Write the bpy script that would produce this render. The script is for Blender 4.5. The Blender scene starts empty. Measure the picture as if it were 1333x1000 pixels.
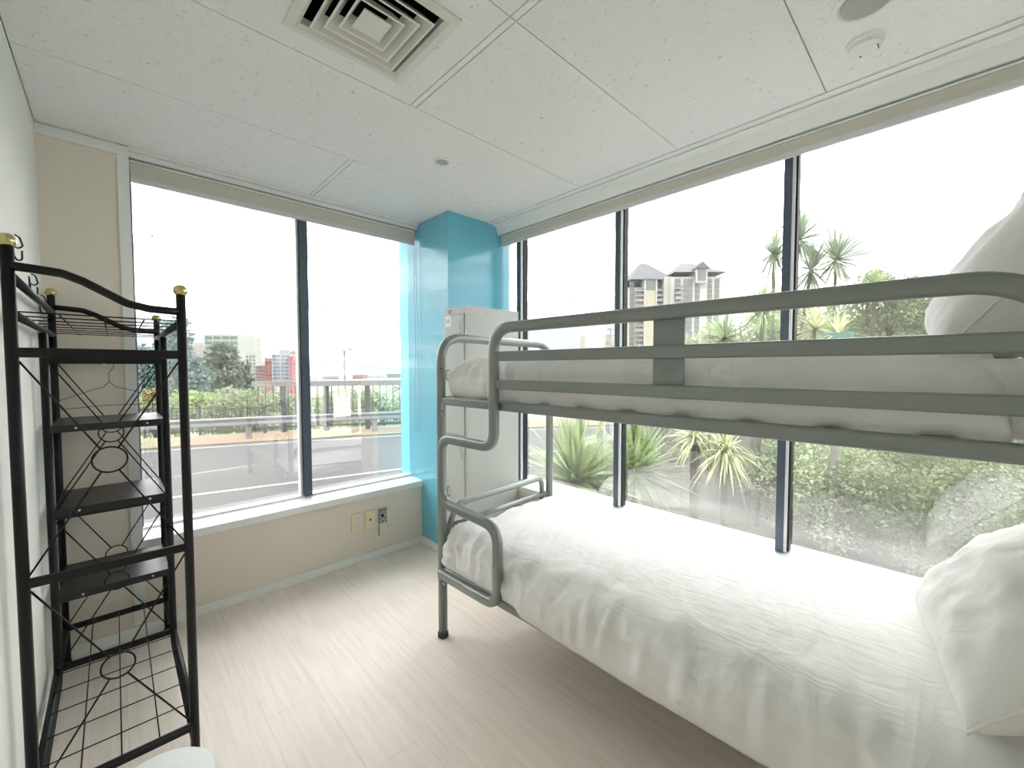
import bpy, bmesh, math, random
from mathutils import Vector, Matrix, noise
random.seed(7)
PI = math.pi
SC = bpy.context.scene
COL = SC.collection
V = Vector

# ------------------------------------------------------------------ camera
CAM_H = 1.333
FPX = 544.26
pi_, ro_, ya_ = math.radians(2.338), math.radians(-0.068), math.radians(46.45)
fw = V((math.cos(ya_), math.sin(ya_), 0)); r0 = V((math.sin(ya_), -math.cos(ya_), 0))
CF = fw*math.cos(pi_) - V((0, 0, math.sin(pi_))); u0 = r0.cross(CF)
CR = r0*math.cos(ro_) + u0*math.sin(ro_); CU = u0*math.cos(ro_) - r0*math.sin(ro_)
cam_d = bpy.data.cameras.new('camera'); cam = bpy.data.objects.new('camera', cam_d); COL.objects.link(cam)
cam.matrix_world = Matrix.Translation((0, 0, CAM_H)) @ Matrix((CR, CU, -CF)).transposed().to_4x4()
cam_d.sensor_width = 36; cam_d.lens = FPX/1333*36; cam_d.clip_start = .02; cam_d.clip_end = 20000
SC.camera = cam
def ray(x, y): return CF + CR*((x-666.5)/FPX) + CU*((500-y)/FPX)
def at_d(x, y, d): return V((0, 0, CAM_H)) + ray(x, y)*d          # point at forward distance d
def at_z(x, y, z):
    r = ray(x, y); return V((0, 0, CAM_H)) + r*((z-CAM_H)/r.z)

# ------------------------------------------------------------------ materials
MATS = {}
def lin(c):
    return tuple((x/255/12.92 if x/255 <= .04045 else ((x/255+.055)/1.055)**2.4) for x in c)
def mat(name, rgb, rough=.5, metal=0., spec=.5, noise_amt=0., noise_scale=5., bump=0., bump_scale=50., rgb2=None,
        trans=0., coat=0., bump_detail=3., stretch=None):
    m = bpy.data.materials.new(name); m.use_nodes = True; nt = m.node_tree; N = nt.nodes; L = nt.links
    b = N['Principled BSDF']; c = lin(rgb)
    b.inputs['Base Color'].default_value = (*c, 1); b.inputs['Roughness'].default_value = rough
    b.inputs['Metallic'].default_value = metal; b.inputs['Specular IOR Level'].default_value = spec
    b.inputs['Coat Weight'].default_value = coat
    if noise_amt or bump:
        tc = N.new('ShaderNodeTexCoord'); mp = N.new('ShaderNodeMapping'); L.new(tc.outputs['Object'], mp.inputs[0])
        if stretch: mp.inputs['Scale'].default_value = stretch
    if noise_amt:
        n = N.new('ShaderNodeTexNoise'); n.inputs['Scale'].default_value = noise_scale; n.inputs['Detail'].default_value = 4
        L.new(mp.outputs[0], n.inputs['Vector'])
        cr = N.new('ShaderNodeValToRGB'); c2 = lin(rgb2) if rgb2 else tuple(x*(1-noise_amt) for x in c)
        cr.color_ramp.elements[0].position = .35; cr.color_ramp.elements[1].position = .65
        cr.color_ramp.elements[0].color = (*c2, 1); cr.color_ramp.elements[1].color = (*c, 1)
        L.new(n.outputs['Fac'], cr.inputs[0]); L.new(cr.outputs[0], b.inputs['Base Color'])
    if bump:
        n2 = N.new('ShaderNodeTexNoise'); n2.inputs['Scale'].default_value = bump_scale; n2.inputs['Detail'].default_value = bump_detail
        L.new(mp.outputs[0], n2.inputs['Vector'])
        bp = N.new('ShaderNodeBump'); bp.inputs['Strength'].default_value = bump; bp.inputs['Distance'].default_value = .01
        L.new(n2.outputs['Fac'], bp.inputs['Height']); L.new(bp.outputs[0], b.inputs['Normal'])
    if trans:
        out = [x for x in N if x.type == 'OUTPUT_MATERIAL'][0]
        tr = N.new('ShaderNodeBsdfTranslucent'); tr.inputs[0].default_value = (*c, 1)
        mx = N.new('ShaderNodeMixShader'); mx.inputs[0].default_value = trans
        L.new(b.outputs[0], mx.inputs[1]); L.new(tr.outputs[0], mx.inputs[2]); L.new(mx.outputs[0], out.inputs[0])
    MATS[name] = m; return m
mat('wall_beige', (232, 223, 210), .7, bump=.08, bump_scale=180, noise_amt=.03, noise_scale=2)
mat('wall_side', (238, 237, 230), .7, bump=.08, bump_scale=180)
mat('blue_paint', (112, 196, 220), .26, coat=.6, bump=.06, bump_scale=160)
mat('white_trim', (236, 238, 235), .35)
mat('sill_white', (240, 242, 240), .25)
mat('dark_gap', (40, 40, 38), .9)
mat('tee_white', (240, 241, 239), .5)
mat('anodised_dark', (84, 96, 110), .35, metal=.3)
mat('aluminium_bead', (226, 230, 232), .4, metal=.1)
mat('black_gasket', (22, 24, 30), .6)
mat('blind_fabric', (205, 202, 190), .8, bump=.1, bump_scale=400)
mat('blind_bar', (214, 214, 216), .4)
mat('white_plastic', (238, 238, 234), .4)
mat('grey_plastic', (176, 178, 174), .5)
mat('cream_plastic', (236, 222, 190), .45)
mat('dark_hole', (14, 14, 14), .8)
mat('speck_white', (212, 214, 208), .5, noise_amt=.5, noise_scale=140, rgb2=(90, 92, 88))
mat('bed_metal', (138, 144, 141), .36, metal=.4, coat=.1, bump=.03, bump_scale=600)
mat('foot_rubber', (70, 70, 68), .7)
mat('rack_black', (11, 12, 15), .42, spec=.35, bump=.05, bump_scale=500)
mat('shelf_black', (20, 20, 22), .36, bump=.05, bump_scale=300)
mat('brass', (206, 190, 138), .25, metal=1.)
mat('locker_grey', (186, 190, 185), .4, spec=.5, bump=.03, bump_scale=220)
mat('locker_edge', (128, 134, 130), .5)
mat('badge_dark', (70, 88, 92), .4)
mat('paper_white', (244, 244, 242), .7)
mat('ink_grey', (110, 112, 110), .7)
mat('vent_paint', (226, 226, 218), .5)
mat('duct_dark', (30, 32, 34), .8)
mat('bin_white', (236, 238, 238), .35)
mat('door_white', (228, 228, 222), .4)
# exterior
mat('asphalt', (63, 63, 64), .9, noise_amt=.12, noise_scale=9, bump=.4, bump_scale=60)
mat('road_paint', (130, 130, 128), .7)
mat('verge_earth', (116, 92, 80), .95, noise_amt=.3, noise_scale=.7, rgb2=(102, 104, 74))
mat('garden_soil', (65, 60, 50), .95, noise_amt=.3, noise_scale=6)
mat('galvanised', (121, 123, 125), .45, metal=.4)
mat('concrete', (117, 115, 112), .85, noise_amt=.1, noise_scale=2)
mat('fence_steel', (52, 54, 56), .6)
mat('timber_grey', (113, 109, 106), .9, noise_amt=.2, noise_scale=12)
mat('bark', (68, 58, 48), .9, noise_amt=.3, noise_scale=20, bump=.5, bump_scale=30)
mat('leaf_pine', (95, 106, 93), .7, trans=.2, noise_amt=.4, noise_scale=.6, rgb2=(70, 82, 74))
mat('leaf_teal', (92, 116, 113), .7, trans=.2, noise_amt=.35, noise_scale=.8)
mat('leaf_lime', (156, 172, 110), .7, trans=.35, noise_amt=.3, noise_scale=.8, rgb2=(92, 108, 68))
mat('leaf_olive', (132, 144, 110), .7, trans=.3, noise_amt=.4, noise_scale=.8, rgb2=(92, 104, 79))
mat('leaf_pale', (157, 170, 133), .7, trans=.3, noise_amt=.3, noise_scale=1., rgb2=(87, 100, 76))
mat('leaf_hedge', (131, 144, 108), .65, trans=.3, noise_amt=.5, noise_scale=3., rgb2=(86, 98, 74))
mat('leaf_yellow', (138, 130, 85), .7, trans=.3)
mat('blade_green', (148, 166, 115), .5, trans=.35, noise_amt=.35, noise_scale=4, rgb2=(76, 94, 64))
mat('blade_pale', (196, 200, 154), .5, trans=.35, noise_amt=.3, noise_scale=5, rgb2=(108, 117, 86))
mat('blade_palm', (140, 154, 129), .5, trans=.25, noise_amt=.3, noise_scale=5)
mat('blade_dead', (128, 116, 103), .8, trans=.2)
mat('city_land', (98, 106, 92), .95, noise_amt=.4, noise_scale=.02, rgb2=(119, 119, 114))
mat('sea', (109, 119, 123), .3)
mat('island', (84, 94, 106), .95)  # distance haze is put into this blue-grey base colour
mat('tower_cream', (156, 150, 140), .85)
mat('tower_yellow', (145, 140, 119), .85)
mat('tower_white', (148, 147, 145), .8)
mat('roof_grey', (72, 75, 78), .8)
mat('window_grey', (86, 89, 90), .3)
mat('glass_green', (58, 82, 77), .2, spec=.8)
mat('glass_blue', (67, 79, 96), .2, spec=.8)
mat('slab_pale', (137, 142, 136), .7)
mat('block_red', (142, 78, 80), .7)
mat('block_pink', (123, 105, 103), .8)
mat('block_white', (145, 144, 143), .8)
mat('block_beige', (132, 125, 116), .8)
mat('block_dark', (54, 50, 54), .6)
mat('pot_teal', (68, 115, 113), .5)

def glass_mat():
    m = bpy.data.materials.new('window_glass'); m.use_nodes = True; nt = m.node_tree; N = nt.nodes; L = nt.links
    for n in list(N): N.remove(n)
    out = N.new('ShaderNodeOutputMaterial'); tr = N.new('ShaderNodeBsdfTransparent'); gl = N.new('ShaderNodeBsdfGlossy')
    tr.inputs[0].default_value = (.985, .99, .985, 1); gl.inputs['Roughness'].default_value = 0.
    lw = N.new('ShaderNodeLayerWeight'); lw.inputs[0].default_value = .5
    pw = N.new('ShaderNodeMath'); pw.operation = 'POWER'; pw.inputs[1].default_value = 3.; L.new(lw.outputs['Facing'], pw.inputs[0])
    cl = N.new('ShaderNodeMath'); cl.operation = 'MULTIPLY_ADD'; cl.inputs[1].default_value = .75; cl.inputs[2].default_value = .235; cl.use_clamp = True
    L.new(pw.outputs[0], cl.inputs[0])
    mx = N.new('ShaderNodeMixShader')
    L.new(cl.outputs[0], mx.inputs[0])
    L.new(tr.outputs[0], mx.inputs[1]); L.new(gl.outputs[0], mx.inputs[2]); L.new(mx.outputs[0], out.inputs[0])
    MATS['glass'] = m
GLASS_K = 2.5
glass_mat()

def linen(name, rgb, sc, stretch, strength):
    m = mat(name, rgb, .88, spec=.15); nt = m.node_tree; N = nt.nodes; L = nt.links; b = N['Principled BSDF']
    tc = N.new('ShaderNodeTexCoord'); prev = None
    for k, (s_, st, w_, dist) in enumerate(((sc, stretch, 1., .9), (sc*2.3, (stretch[1], stretch[0], stretch[2]), .45, 1.4), (sc*.5, (stretch[0]*1.5, stretch[1], stretch[2]), 1.2, 1.2))):
        mp = N.new('ShaderNodeMapping'); mp.inputs['Scale'].default_value = st; mp.inputs['Location'].default_value = (k*3.1, k*1.7, k); mp.inputs['Rotation'].default_value = (0, 0, .35*k-.2); L.new(tc.outputs['Object'], mp.inputs[0])
        n = N.new('ShaderNodeTexNoise'); n.inputs['Scale'].default_value = s_; n.inputs['Detail'].default_value = 2; n.inputs['Distortion'].default_value = dist; L.new(mp.outputs[0], n.inputs['Vector'])
        a = N.new('ShaderNodeMath'); a.operation = 'SUBTRACT'; a.inputs[1].default_value = .5; L.new(n.outputs['Fac'], a.inputs[0])
        c = N.new('ShaderNodeMath'); c.operation = 'ABSOLUTE'; L.new(a.outputs[0], c.inputs[0])
        d = N.new('ShaderNodeMath'); d.operation = 'MULTIPLY'; d.inputs[1].default_value = -w_; L.new(c.outputs[0], d.inputs[0])
        if prev:
            e = N.new('ShaderNodeMath'); e.operation = 'ADD'; L.new(prev, e.inputs[0]); L.new(d.outputs[0], e.inputs[1]); prev = e.outputs[0]
        else: prev = d.outputs[0]
    bp = N.new('ShaderNodeBump'); bp.inputs['Strength'].default_value = strength; bp.inputs['Distance'].default_value = .05
    L.new(prev, bp.inputs['Height']); L.new(bp.outputs[0], b.inputs['Normal'])
linen('linen_white', (233, 232, 230), 3.0, (2.2, .7, .7), .30)
linen('linen_pillow', (234, 233, 231), 3.0, (1.5, 1., .8), .25)
def floor_mat():
    m = bpy.data.materials.new('laminate_floor'); m.use_nodes = True; nt = m.node_tree; N = nt.nodes; L = nt.links
    b = N['Principled BSDF']; tc = N.new('ShaderNodeTexCoord')
    mp = N.new('ShaderNodeMapping'); mp.inputs['Rotation'].default_value = (0, 0, PI/2); L.new(tc.outputs['Object'], mp.inputs[0])
    br = N.new('ShaderNodeTexBrick'); L.new(mp.outputs[0], br.inputs[0])
    br.inputs['Scale'].default_value = 1.; br.inputs['Brick Width'].default_value = 1.28; br.inputs['Row Height'].default_value = .19
    br.inputs['Mortar Size'].default_value = .0009; br.inputs['Mortar Smooth'].default_value = .2; br.offset = .37
    br.inputs['Color1'].default_value = (*lin((240, 229, 219)), 1); br.inputs['Color2'].default_value = (*lin((236, 224, 213)), 1)
    br.inputs['Mortar'].default_value = (*lin((214, 202, 188)), 1)
    mp2 = N.new('ShaderNodeMapping'); mp2.inputs['Scale'].default_value = (26, 1.6, 1); L.new(tc.outputs['Object'], mp2.inputs[0])
    n = N.new('ShaderNodeTexNoise'); n.inputs['Scale'].default_value = 2.2; n.inputs['Detail'].default_value = 8; n.inputs['Distortion'].default_value = .6
    L.new(mp2.outputs[0], n.inputs['Vector'])
    cr = N.new('ShaderNodeValToRGB'); cr.color_ramp.elements[0].position = .3; cr.color_ramp.elements[1].position = .62
    cr.color_ramp.elements[0].color = (.88, .86, .84, 1); cr.color_ramp.elements[1].color = (1, 1, 1, 1)
    L.new(n.outputs['Fac'], cr.inputs[0])
    mx = N.new('ShaderNodeMixRGB'); mx.blend_type = 'MULTIPLY'; mx.inputs[0].default_value = .75
    L.new(br.outputs['Color'], mx.inputs[1]); L.new(cr.outputs[0], mx.inputs[2]); L.new(mx.outputs[0], b.inputs['Base Color'])
    b.inputs['Roughness'].default_value = .38; b.inputs['Specular IOR Level'].default_value = .4
    bp = N.new('ShaderNodeBump'); bp.inputs['Strength'].default_value = .08; bp.inputs['Distance'].default_value = .002
    L.new(n.outputs['Fac'], bp.inputs['Height']); L.new(bp.outputs[0], b.inputs['Normal'])
    MATS['floor'] = m
floor_mat()

def ceiling_mat():
    m = bpy.data.materials.new('mineral_fibre_tile'); m.use_nodes = True; nt = m.node_tree; N = nt.nodes; L = nt.links
    b = N['Principled BSDF']; tc = N.new('ShaderNodeTexCoord')
    b.inputs['Roughness'].default_value = .9; b.inputs['Specular IOR Level'].default_value = .15
    n = N.new('ShaderNodeTexNoise'); n.inputs['Scale'].default_value = 70; n.inputs['Detail'].default_value = 5; n.inputs['Roughness'].default_value = .65
    n.inputs['Distortion'].default_value = .8
    L.new(tc.outputs['Object'], n.inputs['Vector'])
    cr = N.new('ShaderNodeValToRGB'); cr.color_ramp.elements[0].position = .27; cr.color_ramp.elements[1].position = .38
    cr.color_ramp.elements[0].color = (*lin((176, 173, 168)), 1); cr.color_ramp.elements[1].color = (*lin((246, 246, 246)), 1)
    L.new(n.outputs['Fac'], cr.inputs[0]); L.new(cr.outputs[0], b.inputs['Base Color'])
    bp = N.new('ShaderNodeBump'); bp.inputs['Strength'].default_value = .8; bp.inputs['Distance'].default_value = .006
    L.new(n.outputs['Fac'], bp.inputs['Height']); L.new(bp.outputs[0], b.inputs['Normal'])
    MATS['tile'] = m
ceiling_mat()

# ------------------------------------------------------------------ mesh helpers
def link(name, bm, m, parent=None, smooth=False, kind=None, label=None, cat=None, group=None, M=None):
    bmesh.ops.recalc_face_normals(bm, faces=bm.faces)
    me = bpy.data.meshes.new(name); bm.to_mesh(me); bm.free()
    if smooth:
        for p in me.polygons: p.use_smooth = True
    o = bpy.data.objects.new(name, me); COL.objects.link(o)
    for x in (m if isinstance(m, (list, tuple)) else [m]): me.materials.append(MATS[x])
    if parent: o.parent = parent
    if M is not None: o.matrix_world = M
    tag(o, label, cat, group, kind); return o
def tag(o, label=None, cat=None, group=None, kind=None):
    if label: o['label'] = label
    if cat: o['category'] = cat
    if group: o['group'] = group
    if kind: o['kind'] = kind
def thing(name, label, cat, loc=(0, 0, 0), group=None, M=None):
    o = bpy.data.objects.new(name, None); COL.objects.link(o); o.empty_display_size = .1
    if M is not None: o.matrix_world = M
    else: o.location = loc
    tag(o, label, cat, group); return o
def dup(root, loc=None, label=None, M=None, group=None):
    r = root.copy(); COL.objects.link(r)
    if loc is not None: r.location = loc
    if M is not None: r.matrix_world = M
    if label: r['label'] = label
    if group: r['group'] = group
    for ch in list(root.children):
        c = ch.copy(); COL.objects.link(c); c.parent = r
        for g in list(ch.children):
            d = g.copy(); COL.objects.link(d); d.parent = c
    return r
def BM(): return bmesh.new()
def box(bm, a, b, bev=0., mi=0):
    a, b = V(a), V(b)
    vs = [bm.verts.new((x, y, z)) for x in (a.x, b.x) for y in (a.y, b.y) for z in (a.z, b.z)]
    fs = [(0, 1, 3, 2), (4, 6, 7, 5), (0, 4, 5, 1), (2, 3, 7, 6), (0, 2, 6, 4), (1, 5, 7, 3)]
    F = [bm.faces.new([vs[i] for i in f]) for f in fs]
    for f in F: f.material_index = mi
    if bev:
        es = list({e for f in F for e in f.edges})
        bmesh.ops.bevel(bm, geom=es, offset=bev, segments=2, affect='EDGES', profile=.5)
    return bm
def obox(bm, c, ax, ay, az):       # oriented box: centre, half-extent vectors
    vs = [bm.verts.new(V(c)+ax*i+ay*j+az*k) for i in (-1, 1) for j in (-1, 1) for k in (-1, 1)]
    for f in [(0, 1, 3, 2), (4, 6, 7, 5), (0, 4, 5, 1), (2, 3, 7, 6), (0, 2, 6, 4), (1, 5, 7, 3)]:
        bm.faces.new([vs[i] for i in f])
    return bm
def prism(bm, poly, z0, z1):
    lo = [bm.verts.new((x, y, z0)) for x, y in poly]; hi = [bm.verts.new((x, y, z1)) for x, y in poly]
    n = len(poly)
    bm.faces.new(lo[::-1]); bm.faces.new(hi)
    for i in range(n): bm.faces.new((lo[i], lo[(i+1) % n], hi[(i+1) % n], hi[i]))
    return bm
def extrude_poly(bm, pts, d):      # planar polygon of 3d points extruded by d
    d = V(d); lo = [bm.verts.new(V(p)) for p in pts]; hi = [bm.verts.new(V(p)+d) for p in pts]; n = len(pts)
    bm.faces.new(lo[::-1]); bm.faces.new(hi)
    for i in range(n): bm.faces.new((lo[i], lo[(i+1) % n], hi[(i+1) % n], hi[i]))
    return bm
def fillet(pts, r, seg=6):
    pts = [V(p) for p in pts]; out = [pts[0]]
    for i in range(1, len(pts)-1):
        p, a, b = pts[i], pts[i-1]-pts[i], pts[i+1]-pts[i]
        la, lb = a.length, b.length; a.normalize(); b.normalize()
        rr = r[i] if isinstance(r, (list, tuple)) else r
        ang = a.angle(b)
        if ang > PI-.02 or rr <= 0: out.append(p); continue
        t = min(rr/math.tan(ang/2), la*.49, lb*.49); s, e = p+a*t, p+b*t
        for k in range(seg+1):
            u = k/seg; out.append((1-u)**2*s + 2*u*(1-u)*p + u*u*e)   # smooth bend
    out.append(pts[-1]); return out
def sweep(bm, pts, sec, side=None, closed=False, mi=0):
    """sweep a 2-d section (list of (s, n)) along pts; side = fixed first axis when given"""
    pts = [V(p) for p in pts]; n = len(pts); rings = []; prev = None
    for i, p in enumerate(pts):
        if closed: t = (pts[(i+1) % n]-pts[i-1])
        else: t = pts[min(i+1, n-1)]-pts[max(i-1, 0)]
        t.normalize()
        if side is not None: s = (V(side)-t*V(side).dot(t)).normalized()
        else:
            if prev is None: s = t.cross(V((0, 0, 1)) if abs(t.z) < .9 else V((1, 0, 0))).normalized()
            else: s = (prev-t*prev.dot(t)).normalized()
            prev = s
        nn = t.cross(s)
        rings.append([bm.verts.new(p+s*a+nn*b) for a, b in sec])
    m = len(sec); rng = n if closed else n-1
    for i in range(rng):
        A, B = rings[i], rings[(i+1) % n]
        for j in range(m):
            f = bm.faces.new((A[j], A[(j+1) % m], B[(j+1) % m], B[j])); f.material_index = mi
    if not closed:
        bm.faces.new(rings[0][::-1]).material_index = mi; bm.faces.new(rings[-1]).material_index = mi
    return bm
def circ(r, n=12): return [(r*math.cos(2*PI*k/n), r*math.sin(2*PI*k/n)) for k in range(n)]
def rrect(w, h, r, seg=3):
    out = []
    for cx, cy, a0 in ((w/2-r, h/2-r, 0), (-w/2+r, h/2-r, PI/2), (-w/2+r, -h/2+r, PI), (w/2-r, -h/2+r, 1.5*PI)):
        for k in range(seg+1):
            a = a0+PI/2*k/seg; out.append((cx+r*math.cos(a), cy+r*math.sin(a)))
    return out
def tube(bm, pts, r, n=12, side=None, closed=False): return sweep(bm, pts, circ(r, n), side, closed)
def lathe(bm, prof, c=(0, 0, 0), n=24, axis='z'):
    c = V(c); rings = []
    for r, h in prof:
        ring = []
        for k in range(n):
            a = 2*PI*k/n; x, y = r*math.cos(a), r*math.sin(a)
            q = V((x, y, h)) if axis == 'z' else V((h, x, y)) if axis == 'x' else V((x, h, y))
            ring.append(bm.verts.new(c+q))
        rings.append(ring)
    for A, B in zip(rings, rings[1:]):
        for j in range(n): bm.faces.new((A[j], A[(j+1) % n], B[(j+1) % n], B[j]))
    bm.faces.new(rings[0]); bm.faces.new(rings[-1]); return bm
def ball(bm, c, r, n=12, sz=1.):
    bmesh.ops.create_uvsphere(bm, u_segments=n*2, v_segments=n, radius=r, matrix=Matrix.Translation(c) @ Matrix.Diagonal((1, 1, sz, 1)))
def B1(name, a, b, m, **k):
    bev = k.pop('bev', 0.); return link(name, box(BM(), a, b, bev), m, **k)
def text_mesh(s, size, m, parent, M, name):
    cu = bpy.data.curves.new(name, 'FONT'); cu.body = s; cu.size = size; cu.extrude = .0004; cu.align_x = 'CENTER'; cu.align_y = 'CENTER'
    to = bpy.data.objects.new(name, cu); COL.objects.link(to)
    dg = bpy.context.evaluated_depsgraph_get(); me = bpy.data.meshes.new_from_object(to.evaluated_get(dg))
    bpy.data.objects.remove(to); bpy.data.curves.remove(cu)
    me.materials.clear(); me.materials.append(MATS[m])
    o = bpy.data.objects.new(name, me); COL.objects.link(o); o.parent = parent
    o.matrix_world = M; return o

# ------------------------------------------------------------------ room shell
XL, YB, YF, ZC = -.22, 2.75, -.62, 2.39          # left wall, back wall, wall behind camera, ceiling
XW = 2.245                                       # right glass plane
YW = 2.92                                        # left glass plane
XP, YP = 1.665, 2.38                             # pillar corner
S = 'structure'
link('floor', box(BM(), (XL-.1, YF-.1, -.12), (2.40, 3.05, 0)), 'floor', kind=S)
# left wall, back wall pieces
B1('wall_left', (XL-.12, YF-.1, 0), (XL, 3.05, 2.52), 'wall_side', kind=S)
bm = BM(); box(bm, (XL, YB, 0), (.037, 3.05, ZC+.1)); box(bm, (.037, YB, 0), (XP+.02, 3.05, .455))
box(bm, (.037, YB+.1, 2.36), (XP+.1, 3.05, 2.52))
link('wall_back', bm, 'wall_beige', kind=S)
# wall under the long window + header, and the wall behind the camera
bm = BM(); box(bm, (2.09, YF, 0), (2.40, YP, .455)); box(bm, (2.17, YF, 2.33), (2.29, YP, 2.52)); box(bm, (2.2, YP+.01, 0), (2.262, 3.05, 2.52))
link('wall_right', bm, 'wall_beige', kind=S)
bm = BM(); box(bm, (XL-.1, YF-.12, 0), (.5, YF, 2.5)); box(bm, (1.36, YF-.12, 0), (2.4, YF, 2.5)); box(bm, (.5, YF-.12, 2.05), (1.36, YF, 2.5))
link('wall_front', bm, 'wall_side', kind=S)
dr = B1('door_1', (.5, YF-.08, 0.01), (1.36, YF-.03, 2.05), 'door_white', kind=S)
bm = BM(); tube(bm, fillet([(.6, YF-.03, 1.0), (.6, YF+.03, 1.0), (.72, YF+.03, 1.0)], .01), .009); lathe(bm, [(.026, 0), (.026, .008)], (.6, YF-.03, 1.0), axis='y')
link('door_handle', bm, 'aluminium_bead', parent=dr, smooth=True)
# pillar
link('wall_pillar', box(BM(), (XP, YP, 0), (2.235, 3.05, ZC+.1), .002), 'blue_paint', kind=S)

# ceiling: dark plenum slab above flush tiles with hairline gaps, tee strips
zt = ZC
ys = [-.81, -.225, .365, .95, 1.54, 2.135, YB]
xs_by_row = {0: [XL, .91, 2.02], 1: [XL, .34, 1.5, 2.02], 2: [XL, .91, 2.02], 3: [XL, .91, 2.02], 4: [XL, 2.02], 5: [XL, .91, 2.02]}
tn = 1; g = .0145
vx0, vx1, vy0, vy1 = .408, .794, 1.063, 1.441          # diffuser opening
for r in range(6):
    y0, y1 = max(ys[r], YF), ys[r+1]; X = xs_by_row[r]
    if r == 1: X = [XL, .91, 2.02]
    for i in range(len(X)-1):
        x0, x1 = X[i], X[i+1]; gx0 = 0.003 if i == 0 else g; gx1 = .003 if i == len(X)-2 else g
        gy0 = .002 if y0 > YF+.01 else .003; gy1 = .002 if r < 5 else .004
        a, b = (x0+gx0, y0+gy0), (x1-gx1, y1-gy1); bm = BM()
        if r == 3 and i == 0:
            box(bm, (a[0], a[1], zt), (vx0, b[1], zt+.012)); box(bm, (vx1, a[1], zt), (b[0], b[1], zt+.012))
            box(bm, (vx0, a[1], zt), (vx1, vy0, zt+.012)); box(bm, (vx0, vy1, zt), (vx1, b[1], zt+.012))
        elif r == 5 and i == 1:
            prism(bm, [(a[0], a[1]), (b[0], a[1]), (b[0], YP-.003), (XP-.003, YP-.003), (XP-.003, b[1]), (a[0], b[1])], zt, zt+.012)
        elif r == 4:
            box(bm, (a[0], a[1], zt), (b[0], b[1], zt+.012))
        else: box(bm, (*a, zt), (*b, zt+.012))
        link('ceiling', bm, 'tile', kind=S)
w = .0105
def tee(a, b): 
    global tn
    B1('trim_%d' % tn, (*a, zt+.0005), (*b, zt+.011), 'tee_white', kind=S); tn += 1
for r in range(6):
    if r != 4:
        y0, y1 = max(ys[r], YF)+.002, ys[r+1]-.002
        tee((.91-w, y0), (.91+w, y1))
# perimeter ceiling angle, right side profile up to the blind
bm = BM(); box(bm, (2.021, YF, zt-.004), (2.056, YP, zt+.011)); link('trim_%d' % tn, bm, 'tee_white', kind=S); tn += 1
bm = BM(); box(bm, (2.060, YF, zt-.010), (2.078, YP, zt+.011)); link('trim_%d' % tn, bm, 'white_trim', kind=S); tn += 1
bm = BM(); extrude_poly(bm, [(2.080, YF, zt-.004), (2.096, YF, zt-.02), (2.118, YF, zt-.072), (2.175, YF, zt-.072), (2.175, YF, zt+.011), (2.080, YF, zt+.011)], (0, YP-YF, 0))
link('trim_%d' % tn, bm, 'white_trim', kind=S); tn += 1
# back side: angle over the left window
bm = BM(); box(bm, (.08, YB-.001, zt-.014), (XP-.002, YB+.03, zt+.011)); link('trim_%d' % tn, bm, 'tee_white', kind=S); tn += 1
bm = BM(); box(bm, (.08, YB+.02, zt-.04), (XP-.002, YB+.06, zt-.016)); link('trim_%d' % tn, bm, 'white_trim', kind=S); tn += 1
bm = BM(); box(bm, (.082, YB+.06, zt-.06), (XP-.002, YB+.12, zt+.011)); link('trim_%d' % tn, bm, 'tee_white', kind=S); tn += 1
bm = BM(); box(bm, (XL, YB-.008, zt-.05), (.08, YB, zt-.004)); box(bm, (.037, YB-.008, .055), (.079, YB+.17, zt-.05)); link('trim_%d' % tn, bm, 'white_trim', kind=S); tn += 1
# baseboards
B1('baseboard_back', (XL, YB-.012, 0), (XP, YB, .052), 'white_trim', kind=S, bev=.002)
B1('baseboard_left', (XL, YF, 0), (XL+.012, YB-.012, .06), 'white_trim', kind=S, bev=.002)
B1('baseboard_pillar', (XP-.012, YP-.012, 0), (XP, YB-.012, .052), 'white_trim', kind=S, bev=.002)
B1('baseboard_right', (2.078, YF, 0), (2.09, 2.1, .052), 'white_trim', kind=S, bev=.002)

# ------------------------------------------------------------------ windows
def window_left():
    y0, y1 = YW-.03, YW+.03; zb, ztp = .502, 2.36
    bm = BM(); box(bm, (.079, y0, zb-.04), (.089, y1, ztp)); box(bm, (1.705, y0, zb-.04), (1.742, y1, ztp))
    box(bm, (.079, y0+.01, ztp-.03), (1.742, y1, ztp)); box(bm, (.079, y1-.02, zb-.06), (1.742, y1, zb-.012))
    W = link('window_1', bm, 'anodised_dark', kind=S)
    b = BM(); box(b, (.872, YW-.055, zb-.008), (.918, YW+.03, ztp)); link('mullion', b, 'anodised_dark', parent=W)
    b = BM(); box(b, (.857, YW-.03, zb-.008), (.869, YW+.02, ztp)); link('glazing_bead', b, 'aluminium_bead', parent=W)
    b = BM(); box(b, (.8695, YW-.04, zb-.006), (.8715, YW, ztp)); link('gasket', b, 'black_gasket', parent=W)
    b = BM(); box(b, (1.690, YW-.02, zb-.008), (1.703, YW+.02, ztp)); link('glazing_bead', b, 'aluminium_bead', parent=W)
    b = BM(); box(b, (.089, YW-.002, zb-.02), (.857, YW+.002, ztp-.03)); link('pane', b, 'glass', parent=W)
    b = BM(); box(b, (.918, YW-.002, zb-.02), (1.690, YW+.002, ztp-.03)); link('pane', b, 'glass', parent=W)
    b = BM(); extrude_poly(b, [(.038, 2.728, .474), (.038, 2.728, .438), (.038, 2.752, .438), (.038, 2.752, .456), (.038, 2.93, .456), (.038, 2.93, .502), (.038, 2.875, .500), (.038, 2.872, .489), (.038, 2.732, .477)], (XP-.040, 0, 0))
    s = link('window_sill', b, 'sill_white', parent=W)
    # the narrow apron strip on the sill
    return W
window_left()
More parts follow.
